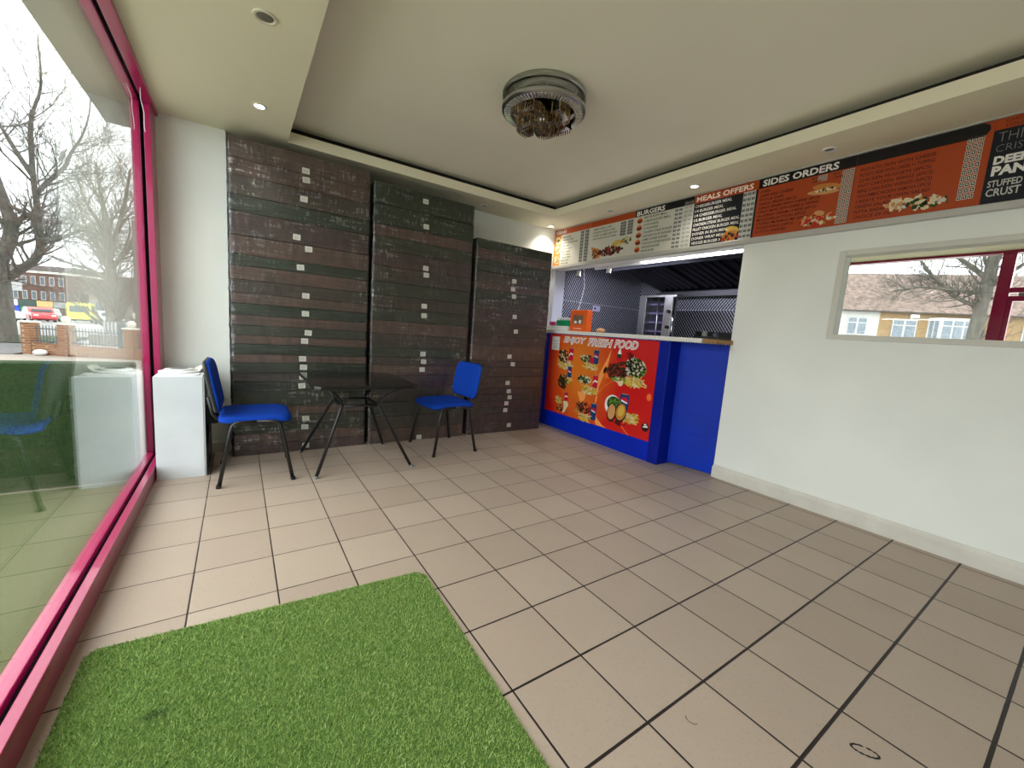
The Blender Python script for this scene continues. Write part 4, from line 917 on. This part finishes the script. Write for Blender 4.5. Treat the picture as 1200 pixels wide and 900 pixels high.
# ground falls away gently down the road
def gz(y, x=0):
    pts = [(-40,.0),(2.2,-.02),(6,-.2),(17,-.56),(25,-.66),(55,-1.15),(90,-2.0),(160,-3.5)]
    for (a, za), (b, zb) in zip(pts, pts[1:]):
        if a <= y <= b: return za+(zb-za)*(y-a)/(b-a)
    return pts[-1][1]
def strip(x0, x1, ys, dz=0.0, x0f=None, x1f=None):
    mb = MB()
    for y in ys:
        a = x0 if x0f is None else x0f(y); b = x1 if x1f is None else x1f(y)
        mb.v += [(a,y,gz(y)+dz),(b,y,gz(y)+dz)]
    for k in range(len(ys)-1): mb.f.append((2*k,2*k+1,2*k+3,2*k+2)); mb.m.append(0)
    return mb
ys = [-60,-20,-3.7,2.2,6,10,14,17,21,25,30,40,55,70,90,120,160]
struct('ground', strip(-70, 30, ys, -.12), mat('pale_bounce_ground', srgb(172,170,166), .9, noise=(2,.12,4)))  # unseen ground, made pale to bounce more daylight onto the ceiling
struct('pavement', strip(-12, -1.53, [2.43,6,10,14,17,17.3], -.04), mat('pavement_slabs', srgb(140,130,120), .85, noise=(1.5,.10,4)))
struct('pavement', strip(-12, -4.4, [-14,-3.7,2.43], -.04), mat('bounce_concrete', srgb(188,184,176), .85, noise=(1.5,.08,4)))  # unseen bright strip added to throw daylight up to the ceiling
struct('path', strip(-30, -6.7, [17.3,21,25], -.03), mat('tarmac_path', srgb(92,90,92), .9, noise=(5,.08,4)))
struct('grass_verge', strip(-30, -7.4, [22.6,25,29], .0), mat('verge_grass', srgb(60,70,36), .95, noise=(9,.3,4)))
struct('road', strip(-60, -3, [29,40,55,70,90,120], .0), mat('road_pale', srgb(136,134,134), .9, noise=(1,.05,3)))
# forecourt to the opposite houses (seen only in the mirror)
# ---- brick garden wall with railings and capped piers
def brick_mat(name, c1, c2, mortar, sc=1.0):
    m, t, b = nodes(name); br = t.nodes.new('ShaderNodeTexBrick'); tc_ = t.nodes.new('ShaderNodeTexCoord')
    geo = t.nodes.new('ShaderNodeNewGeometry'); s = t.nodes.new('ShaderNodeSeparateXYZ'); t.links.new(geo.outputs['Position'], s.inputs[0]); g = NG(t)
    cb_ = t.nodes.new('ShaderNodeCombineXYZ'); t.links.new(g.m('ADD', s.outputs['X'], s.outputs['Y']), cb_.inputs[0]); t.links.new(s.outputs['Z'], cb_.inputs[1])
    t.links.new(cb_.outputs[0], br.inputs['Vector']); br.inputs['Color1'].default_value = c1; br.inputs['Color2'].default_value = c2; br.inputs['Mortar'].default_value = mortar
    br.inputs['Scale'].default_value = sc; br.inputs['Brick Width'].default_value = .225; br.inputs['Row Height'].default_value = .075; br.inputs['Mortar Size'].default_value = .008
    t.links.new(br.outputs['Color'], b.inputs['Base Color']); b.inputs['Roughness'].default_value = .9; return m
M_BRK = brick_mat('yellow_brick', srgb(140,92,54), srgb(118,68,38), srgb(150,136,118))
M_BRK2 = brick_mat('stock_brick', srgb(140,112,74), srgb(120,92,58), srgb(134,122,102))
M_BRK3 = brick_mat('red_brick', srgb(96,58,48), srgb(78,46,38), srgb(112,98,88))
M_STONE = mat('pale_stone', srgb(206,202,190), .8, noise=(20,.1,4))
M_RAIL = mat('grey_railing', srgb(70,76,84), .5)
A = Vector((-6.50, 17.70)); Bv = Vector((-3.9, 15.9)); dd = (Bv-A).normalized(); nn_ = Vector((-dd.y, dd.x))
def obox(mb, c, u0, u1, w0, w1, z0, z1, mi=0):
    P = []
    for z in (z0, z1):
        for (u_, w_) in ((u0,w0),(u1,w0),(u1,w1),(u0,w1)): P.append((c.x+dd.x*u_+nn_.x*w_, c.y+dd.y*u_+nn_.y*w_, z))
    mb.add(P, [(0,3,2,1),(4,5,6,7),(0,1,5,4),(1,2,6,5),(2,3,7,6),(3,0,4,7)], mi); return mb
gw = thing('garden_wall', 'low orange brick wall with railings between piers across the pavement', 'wall', (A.x, A.y, gz(17)))
g0_ = gz(17)-.05
part('brickwork', obox(obox(MB(), A, 0, 1.14, -.1, .1, g0_, g0_+.36), A, 1.42, 6.0, -.1, .1, g0_, g0_+.36), M_BRK, gw)
for k, u_ in enumerate((0, 1.14, 3.2, 5.0)):
    pb = part('pier', obox(MB(), A, u_, u_+.28, -.14, .14, g0_, g0_+.98), M_BRK, gw)
    cpz = g0_+.98; c_ = (A.x+dd.x*(u_+.14), A.y+dd.y*(u_+.14), cpz)
    mb = obox(MB(), A, u_-.03, u_+.31, -.17, .17, cpz, cpz+.05); 
    if k: mb.sph((c_[0], c_[1], cpz+.16), .11, 8).lathe([(.05,.04),(.04,.08)], c_, 10)
    part('stone_cap', mb, M_STONE, pb)
mb = MB()
for u0, u1 in ((.28,1.14),(1.42,3.2),(3.48,5.0)):
    obox(mb, A, u0, u1, -.012, .012, g0_+.42, g0_+.45); obox(mb, A, u0, u1, -.012, .012, g0_+.80, g0_+.83)
    for k in range(int((u1-u0)/.1)): obox(mb, A, u0+.06+k*.1, u0+.075+k*.1, -.008, .008, g0_+.36, g0_+.92)
part('railings', mb, M_RAIL, gw)
solo('litter_bag', MB().sph((-6.06,17.08,g0_+.10), .16, 7, 0, .6), M_WHITE, 'white bag lying at the foot of the brick wall outside', 'bag', smooth=True)
# low fence further along with bare picket tops, and its wall
A2 = Vector((-6.0, 24.0)); A, Aold = A2, A
fw2 = thing('boundary_wall', 'second low wall with pickets beyond the brick wall', 'wall', (A.x, A.y, gz(24)))
g1_ = gz(24)
part('brickwork', obox(MB(), A, -.6, 6, -.1, .1, g1_-.1, g1_+.35), mat('grey_brick', srgb(140,132,124), .9), fw2)
mb = MB()
for k in range(34): obox(mb, A, .0+k*.17, .07+k*.17, -.02, .02, g1_+.35, g1_+.95)
part('pickets', mb, mat('picket_grey', srgb(178,180,182), .7), fw2)
for u_ in (1.6, 3.4): 
    c_ = A+dd*u_; pb = part('pier', obox(MB(), A, u_-.15, u_+.15, -.15, .15, g1_, g1_+1.1), mat('grey_brick', (1,1,1,1)), fw2); part('stone_cap', MB().sph((c_.x,c_.y,g1_+1.28), .2, 8), M_STONE, pb)
solo('gate_post', MB().tube([(-4.75,20.1,gz(20)-.1),(-4.75,20.1,gz(20)+1.0)], .11, 10), mat('post_dark', srgb(74,84,88), .7), 'dark round bollard standing in front of the low pickets', 'bollard', smooth=40)
A = Aold
solo('telegraph_pole', MB().tube([(-4.35,21.2,gz(21)-.1),(-4.35,21.2,4.4)], [.16,.12], 10), mat('pole_grey', srgb(104,106,98), .8), 'thick grey pole standing close to the pink window jamb', 'pole', smooth=40)

# ---- bare trees
M_BARK = mat('bark', srgb(84,80,74), .95, noise=(9,.3,5,(1,1,.3)), bump=(22,.6))
M_BARK2 = mat('bark_pale', srgb(110,104,94), .95, noise=(8,.25,5,(1,1,.3)))
def limb_tree(limbs, seed, dens=1.0, twig=.008, lv=3, blen=1.6, first_bare=0):
    """explicit main limbs (points, r0, r1), finer branches grown off them"""
    rng = random.Random(seed); mb = MB()
    def smooth(P):
        P = [Vector(p) for p in P]; out = []
        for i in range(len(P)-1):
            a, b_, c_, d_ = P[max(0,i-1)], P[i], P[i+1], P[min(len(P)-1,i+2)]
            for k in range(4):
                t_ = k/4; out.append(.5*((2*b_)+(c_-a)*t_+(2*a-5*b_+4*c_-d_)*t_*t_+(3*b_-a-3*c_+d_)*t_**3))
        out.append(P[-1]); return out
    def grow(p, d, L, r, l_):
        n = 4; pts = [p]; rs = [r]; q = Vector(p); dv = Vector(d)
        for i in range(n):
            dv = (dv+Vector((rng.uniform(-1,1),rng.uniform(-1,1),rng.uniform(-.7,1.1)))*.20).normalized(); q = q+dv*(L/n); pts.append(q.copy()); rs.append(max(twig*.45, r*(1-.16*(i+1))))
        mb.tube(pts, rs, 5 if l_ == 1 else 3, cap=False)
        if l_ >= lv: return
        for k in range(rng.randint(4,6)):
            idx = rng.randint(1, n); ax = dv.orthogonal().normalized(); ax.rotate(Matrix.Rotation(rng.uniform(0,2*math.pi),3,dv))
            grow(pts[idx], (dv+ax*rng.uniform(.4,1.0)).normalized(), L*rng.uniform(.5,.75), max(twig*.6, rs[idx]*.55), l_+1)
    for P, r0, r1, br in limbs:
        S = smooth(P); n = len(S); rs = [r0+(r1-r0)*i/(n-1) for i in range(n)]
        mb.tube(S, rs, 10 if r0 > .1 else 6, cap=False)
        if not br: continue
        Ltot = sum((S[i+1]-S[i]).length for i in range(n-1)); m_ = int(Ltot*br*dens)
        for k in range(m_):
            i = rng.randint(1, n-1); dv = (S[i]-S[i-1]).normalized(); ax = dv.orthogonal().normalized(); ax.rotate(Matrix.Rotation(rng.uniform(0,2*math.pi),3,dv))
            grow(S[i], (dv*.5+ax*rng.uniform(.5,1.0)+Vector((0,0,.25))).normalized(), blen*rng.uniform(.6,1.2), max(twig, rs[i]*rng.uniform(.25,.40)), 1)
    return mb
zt = gz(23)-.3
L1 = [([(-9.05,23.2,zt),(-9.0,23.3,zt+.5),(-8.98,23.4,.6),(-8.95,23.5,1.6),(-8.95,23.7,2.7)], .74, .40, 0),
  ([(-8.9,23.5,1.5),(-7.95,23.18,2.33),(-7.5,22.96,2.9),(-7.48,23.14,4.1),(-7.67,23.58,6.08),(-7.68,23.9,8.07),(-7.35,23.89,9.43),(-7.4,24.1,11.2)], .17, .02, 1.6),
  ([(-7.52,23.35,5.26),(-7.07,23.13,5.8),(-6.61,22.9,6.33),(-6.41,22.84,6.85),(-6.04,22.7,7.55),(-5.77,22.68,8.57),(-5.7,22.8,10)], .10, .015, 2.2),
  ([(-7.68,23.56,5.91),(-8.06,23.92,6.54),(-8.49,24.34,7.34),(-8.98,24.82,8.29)], .10, .05, 1.6),
  ([(-8.75,23.69,2.5),(-8.38,23.69,3.69),(-8.64,24.04,4.83),(-8.96,24.44,5.97),(-9.3,24.8,7.5)], .24, .10, 1.4),
  ([(-7.48,23.13,4.03),(-7.92,23.49,4.39),(-8.42,23.87,4.68),(-9.02,24.4,5.46)], .10, .05, 1.4),
  ([(-7.49,23.02,3.27),(-6.82,22.59,3.49),(-6.12,22.18,3.88),(-5.48,21.72,3.77)], .09, .02, 2.2),
  ([(-8.9,23.6,2.4),(-9.8,24.3,3.6),(-10.6,25.0,5.4),(-11,25.4,7.8)], .26, .1, 1.4)]
solo('bare_tree', limb_tree(L1, 3, 2.6, .009, 3, 2.0), M_BARK, 'big dark bare tree with spreading boughs at the left edge of the window', 'tree', 'bare street trees', smooth=True)
zt = gz(33)-.3
L2 = [([(-7.5,33.36,zt),(-7.51,33.5,zt+.5),(-7.51,33.71,1.39),(-7.56,34.15,3.98),(-7.71,34.56,5.94),(-7.94,35.02,7.84),(-8.18,35.47,9.64)], .34, .06, 1.6),
  ([(-7.56,34.15,3.98),(-7.01,34.1,6.0),(-6.64,34.11,7.69),(-6.44,34.23,9.27)], .16, .05, 2.0),
  ([(-7.53,33.97,2.94),(-8.25,34.74,4.7),(-8.85,35.27,5.53),(-9.63,35.84,5.78),(-10.5,36.43,5.7)], .15, .05, 1.8),
  ([(-7.54,33.89,2.42),(-8.57,34.71,3.11),(-9.44,35.33,3.3),(-10.53,36.13,3.73)], .12, .04, 1.6),
  ([(-7.6,34.26,4.5),(-8.06,34.8,5.91),(-8.74,35.47,7.26),(-9.15,35.99,8.78)], .13, .05, 2.0),
  ([(-7.5,34.0,3.2),(-6.8,33.7,4.2),(-6.2,33.5,5.6),(-5.9,33.6,7.4)], .12, .03, 2.0)]
solo('bare_tree', limb_tree(L2, 8, 2.4, .012, 3, 2.6), M_BARK2, 'greyish bare tree beside the pole, nearest the pink jamb', 'tree', 'bare street trees', smooth=True)
L3 = [([(-15.08,62.93,-1.7),(-15.03,63.51,3.24),(-15.13,64.17,6.97),(-14.75,64.66,11.68)], .4, .08, 1.6), ([(-15.1,63.8,5.0),(-16.6,64.6,7.6),(-17.2,65,10.8)], .2, .06, 1.6), ([(-15.1,63.7,4.4),(-13.6,63.2,7.0),(-12.8,63,10.2)], .2, .06, 1.6)]
for P3 in L3: P3[0][:] = [(x+1.2, y+4.0, z) for x,y,z in P3[0]]
solo('bare_tree', limb_tree(L3, 19, 2.0, .02, 3, 3.4), M_BARK2, 'faint far bare tree rising behind the yellow van', 'tree', 'bare street trees', smooth=True)
L4 = [([(-13.6,1.50,-.3),(-13.6,1.5,.6),(-13.62,1.48,2.2),(-13.6,1.42,4.0),(-13.7,1.4,6.5)], .22, .12, 1.0),
  ([(-13.6,1.5,3.0),(-13.5,2.0,3.25),(-13.5,2.6,3.9),(-13.6,3.1,4.6),(-13.6,3.5,5.2)], .07, .03, 3.0),
  ([(-13.6,1.5,3.4),(-13.3,2.1,3.5),(-13.1,2.8,3.6),(-13.0,3.5,3.5)], .07, .02, 4.5),
  ([(-13.6,1.5,3.9),(-13.9,2.2,4.6),(-14.1,3.0,5.2),(-14.2,4.0,5.5)], .08, .03, 3.5),
  ([(-13.6,1.4,3.6),(-13.5,.8,4.2),(-13.4,.1,4.8)], .08, .03, 3.0)]
solo('bare_tree', limb_tree(L4, 33, 5.0, .0045, 3, .8), M_BARK, 'mossy bare street tree seen in the wall mirror', 'tree', 'bare street trees', smooth=True)

# ---- vehicles
def car(loc, ang, paint, label, L=4.2, Wd=1.75, H=1.45):
    t = bpy.data.objects.new('car', None); COL.objects.link(t); t['label'] = label; t['category'] = 'car'; t['group'] = 'cars parked along the shops'
    s_ = L/4.2
    prof = [(-2.1,.35),(-2.05,.72),(-1.75,.90),(-1.55,1.0),(-1.25,1.30),(-.9,1.44),(.35,1.45),(.75,1.28),(1.15,.98),(1.75,.88),(2.05,.70),(2.1,.35),(1.75,.22),(-1.75,.22)]
    def slab(pr, y0, y1, inset=0): 
        mb = MB(); mb.prism([(a*s_, b*H/1.45) for a, b in pr], y0, y1, ax=1); return mb
    part('body', slab(prof, -Wd/2, Wd/2), paint, t, bevel=.06)
    win = [(-1.40,1.02),(-1.14,1.28),(-.86,1.37),(.32,1.37),(.62,1.25),(.95,1.02)]
    for k in (-1,1):
        y = k*(Wd/2+.004); part('side_window', slab(win, min(y,y-k*.01), max(y,y-k*.01)), mat('dark_glass', srgb(40,48,54), .15), t)
    mb = MB().add([(.82*s_,-.68,1.24*H/1.45),(.82*s_,.68,1.24*H/1.45),(1.17*s_,.72,1.0*H/1.45),(1.17*s_,-.72,1.0*H/1.45)], [(0,1,2,3)]); 
    mb.v = [(x+.03,y,z+.03) for x,y,z in mb.v]; part('windscreen', mb, MATS['dark_glass'], t)
    for x in (-1.3, 1.3):
        for k in (-1,1):
            w_ = part('wheel', MB().tube([(x*s_,k*(Wd/2-.16),.31),(x*s_,k*(Wd/2+.015),.31)], .31, 18), M_RUBBER, t); part('hub', MB().tube([(x*s_,k*(Wd/2+.015),.31),(x*s_,k*(Wd/2+.025),.31)], .19, 14), M_GREY, w_)
    for k in (-1,1): part('headlamp', MB().box(2.02*s_,2.09*s_,k*.6-.16,k*.6+.16,.62,.76), M_WHITE, t)
    t.location = loc; t.rotation_euler = (0,0,ang); return t
P_WH = mat('car_white', srgb(226,228,230), .3, coat=.5); P_RED = mat('car_red', srgb(190,34,44), .3, coat=.5); P_SIL = mat('car_silver', srgb(170,174,178), .3, .4, coat=.5)
ca = math.atan2(-.578, .816)
car((-19.2,54.8,gz(55)), math.radians(-36), P_WH, 'white car parked in front of the blue shutter outside')
car((-17.9,60.6,gz(60.6)), math.radians(-64), P_RED, 'red car parked right of the white car outside')
car((-19.6,68.6,gz(68)), math.radians(118), P_SIL, 'silver car parked left of the yellow van outside')
car((-12.3,58.3,gz(58)), math.radians(-70), P_SIL, 'silver car parked right of the yellow van outside')
# ambulance-style yellow van
van = bpy.data.objects.new('yellow_van', None); COL.objects.link(van); van['label'] = 'yellow emergency van with dark windows and green checks parked outside'; van['category'] = 'van'
M_YEL = mat('van_yellow', srgb(232,226,70), .4)
vp = [(-2.6,.35),(-2.6,1.9),(-2.35,2.15),(1.0,2.15),(1.45,1.95),(1.95,1.25),(2.5,1.05),(2.65,.8),(2.65,.35)]
part('body', MB().prism(vp, -.95, .95, ax=1), M_YEL, van, bevel=.06)
for k in (-1,1):
    y = k*.955
    part('side_window', MB().box(-2.3,.55,min(y,y-k*.01),max(y,y-k*.01),1.15,1.85), mat('van_glass', srgb(64,86,84), .2), van)
    part('cab_window', MB().prism([(.8,1.2),(.8,1.82),(1.3,1.82),(1.7,1.2)], min(y,y-k*.01), max(y,y-k*.01), ax=1), MATS['van_glass'], van)
    mb = MB()
    for i in range(14):
        for j in range(2):
            if (i+j)%2: mb.box(-2.5+i*.35,-2.5+(i+1)*.35,min(y,y-k*.012),max(y,y-k*.012),.55+j*.2,.75+j*.2)
    part('check_marking', mb, mat('van_green', srgb(130,170,60), .4), van)
part('rear_window', MB().box(-2.665,-2.66,-.72,.72,1.15,1.85), MATS['van_glass'], van)
part('roof_bar', MB().box(-2.5,-2.2,-.6,.6,2.15,2.24), mat('roof_bar_orange', srgb(190,170,90), .4), van)
for x in (-1.7,1.7):
    for k in (-1,1): w_ = part('wheel', MB().tube([(x,k*.78,.34),(x,k*.97,.34)], .34, 18), M_RUBBER, van); part('hub', MB().tube([(x,k*.97,.34),(x,k*.98,.34)], .2, 12), M_GREY, w_)
van.location = (-16.0,66.3,gz(66)+.1); van.rotation_euler = (0,0,math.radians(96))

# ---- shop parade down the road (built in a local frame: u along the front, w back, front at w=0)
def frame_map(o2, d2, z0):
    d2 = Vector(d2).normalized(); n2 = Vector((-d2.y, d2.x))
    def f_(mb):
        mb.v = [(o2[0]+d2.x*v[0]+n2.x*v[1], o2[1]+d2.y*v[0]+n2.y*v[1], z0+v[2]) for v in mb.v]; return mb
    return f_
pm = frame_map((-33.0, 92.5), (.84,-.54), -2.6)
M_ROOF = mat('slate_roof', srgb(72,62,62), .9, noise=(3,.15,4)); M_WF = mat('white_frame', srgb(168,168,166), .6); M_PANE = mat('window_pane', srgb(74,84,92), .2)
sp_ = thing('shop_parade', 'three-storey red brick shop parade with blue shutter down the road', 'building', (-30, 91, -2.1))
part('wall', pm(MB().box(0,13.6,0,8,0,7.2)), M_BRK3, sp_)
part('parapet', pm(MB().box(-.1,13.7,-.15,8.1,7.2,7.5)), M_STONE, sp_)
part('roof', pm(MB().prism([(0,7.5),(8,7.5),(6.5,8.4),(1.5,8.4)], .1, 13.5, ax=0)), M_ROOF, sp_)
for row, z0 in enumerate((5.5, 3.4)):
    for k in range(10):
        w_ = part('window', pm(MB().box(.5+k*1.32,1.22+k*1.32,-.05,.02,z0,z0+1.25)), M_WF, sp_); part('pane', pm(MB().box(.6+k*1.32,1.12+k*1.32,-.06,-.05,z0+.1,z0+1.15)), M_PANE, w_)
part('blank_sign', pm(MB().box(4.2,7.2,-.1,0,4.5,6.2)), M_WF, sp_)
for (u0,u1,fc,sc2,nm) in ((-.2,6.6,(214,218,226),(28,70,190),'blue'),(6.7,9.2,(40,70,64),(20,120,80),'green'),(9.3,11.6,(196,170,110),(96,50,50),'tan'),(11.7,13.6,(206,206,200),(110,90,84),'grey')):
    sf = part('shop_front', pm(MB().box(u0,u1,-.12,0,0,2.4)), mat('shop_'+nm, srgb(*sc2), .6), sp_, nm+' shop front')
    part('fascia_sign', pm(MB().box(u0,u1,-.3,0,2.4,3.25)), mat('fascia_'+nm, srgb(*fc), .6), sf)
M_RENDER = mat('house_render', srgb(172,170,166), .8)
hm = frame_map((-19.2, 84.0), (.84,-.54), -2.0)
hs = thing('gabled_house', 'grey roofed house with gable and chimney beyond the shop parade', 'house', (-16, 82, -2))
part('wall', hm(MB().box(0,14,0,8,0,4.2)), mat('house_grey_wall', srgb(136,126,118), .9), hs)
part('roof', hm(MB().prism([(-.3,4.2),(8.3,4.2),(4,7.2)], -.3, 14.3, ax=0)), M_ROOF, hs)
part('chimney', hm(MB().box(3.6,5.0,3.4,4.6,6.6,8.3)), M_BRK3, hs)
for k in range(5): w_ = part('window', hm(MB().box(.8+k*2.7,2.0+k*2.7,-.05,.02,1.7,3.3)), M_WF, hs); part('pane', hm(MB().box(.95+k*2.7,1.85+k*2.7,-.06,-.05,1.8,3.2)), M_PANE, w_)
hg = thing('hedge_bank', None, None, (-8,70,gz(70)))
bpy.data.objects.remove(hg)
hm2 = frame_map((-6.8, 76.0), (.84,-.54), -1.8)
hs2 = thing('row_house', 'dull grey-green house half hidden behind the bare trees near the jamb', 'house', (-5, 75, -1.8))
part('wall', hm2(MB().box(0,14,0,8,0,4.6)), mat('dull_wall', srgb(126,126,116), .9), hs2)
part('roof', hm2(MB().prism([(-.3,4.6),(8.3,4.6),(4,7.0)], -.3, 14.3, ax=0)), M_ROOF, hs2)
for k in range(5): w_ = part('window', hm2(MB().box(.8+k*2.7,2.0+k*2.7,-.05,.02,1.7,3.3)), M_WF, hs2); part('pane', hm2(MB().box(.95+k*2.7,1.85+k*2.7,-.06,-.05,1.8,3.2)), M_PANE, w_)

# ---- terrace opposite, seen in the mirror
tm = frame_map((-35.87, 12.48), (-.578,-.816), 0.0)
# local u runs along the front away from the shop, local w (second axis) = (.816,-.578) points to the shop, so depth is negative w
def TB(mb, *a): return mb.box(*a)
def terrace(label, u0, u1, wallmat, wins, bay=None):
    ht = thing('terraced_house', label, 'house', (-35.87-.578*(u0+u1)/2, 12.48-.816*(u0+u1)/2, -.2), 'terraced houses in the mirror')
    part('wall', tm(MB().box(u0,u1,-7,0,-.2,4.85)), wallmat, ht)
    part('roof', tm(MB().prism([(.35,4.88),(-3.6,8.45),(-7.3,4.88)], u0, u1, ax=0)), M_RTILE, ht)
    part('gutter', tm(MB().box(u0,u1,.30,.42,4.80,4.90)), M_GUT, ht)
    for (a, b, z0, z1, n) in wins:
        w_ = part('window', tm(MB().box(a,b,-.02,.06,z0,z1)), M_WF, ht)
        wd = (b-a)/n
        for k in range(n):
            part('pane', tm(MB().box(a+k*wd+.07,a+(k+1)*wd-.07,.06,.075,z0+.08,z1-.5).box(a+k*wd+.07,a+(k+1)*wd-.07,.06,.075,z1-.42,z1-.08)), M_NET, w_)
    if bay:
        a, b, z0, z1 = bay
        bb = part('bay_window', tm(MB().prism([(a,0),(a+.5,.6),(b-.5,.6),(b,0)], z0, z1+.15)), M_WF, ht)
        mb = MB(); 
        for k in range(3):
            q0, q1 = a+.58+k*(b-a-1.16)/3+.06, a+.58+(k+1)*(b-a-1.16)/3-.06; mb.box(q0,q1,.60,.615,z0+.1,z1-.5).box(q0,q1,.60,.615,z1-.42,z1-.06)
        part('pane', tm(mb), M_NET, bb)
        mb = MB()
        for s_, o_ in ((a,1),(b,-1)):
            for (p0,p1) in ((.15,.45),(.55,.85)):
                P4 = []
                for z_ in (z0+.1, z1-.06):
                    for pp in (p0,p1): P4.append((s_+o_*.5*pp-o_*.012, .6*pp+.012, z_))
                mb.add(P4, [(0,1,3,2)])
        part('side_pane', tm(mb), M_NET, bb)
    return ht
M_RTILE = mat('clay_roof_tiles', srgb(104,88,81), .9, noise=(4,.42,8), bump=(16,.3,(1,1,1)))
M_GUT = mat('dark_gutter', srgb(60,54,50), .7); M_NET = mat('net_curtain', srgb(106,114,122), .5, noise=(6,.2,2))
terrace('white rendered terraced house at the left end of the mirror', -6.0, 2.87, M_RENDER, [(-4.4,-2.6,2.9,4.35,2),(.76,2.10,2.9,4.35,2)])
terrace('yellow brick terraced house with bay window in the mirror', 2.87, 9.6, M_BRK2, [(3.75,5.30,2.85,4.30,2)], (6.0,9.1,2.85,4.38))
terrace('yellow brick terraced house at the right end of the mirror', 9.6, 17.5, M_BRK2, [(11.5,12.6,2.85,4.30,2)], (13.4,16.4,2.85,4.38))
terrace('brick terraced house beyond the mirror edge', 17.5, 25, M_BRK2, [(18.5,20,2.85,4.30,2)])
solo('alarm_box', tm(MB().box(4.80,5.32,0,.18,4.45,4.72)), M_WHITE, 'white alarm box under the eaves of the brick house in the mirror', 'alarm box')
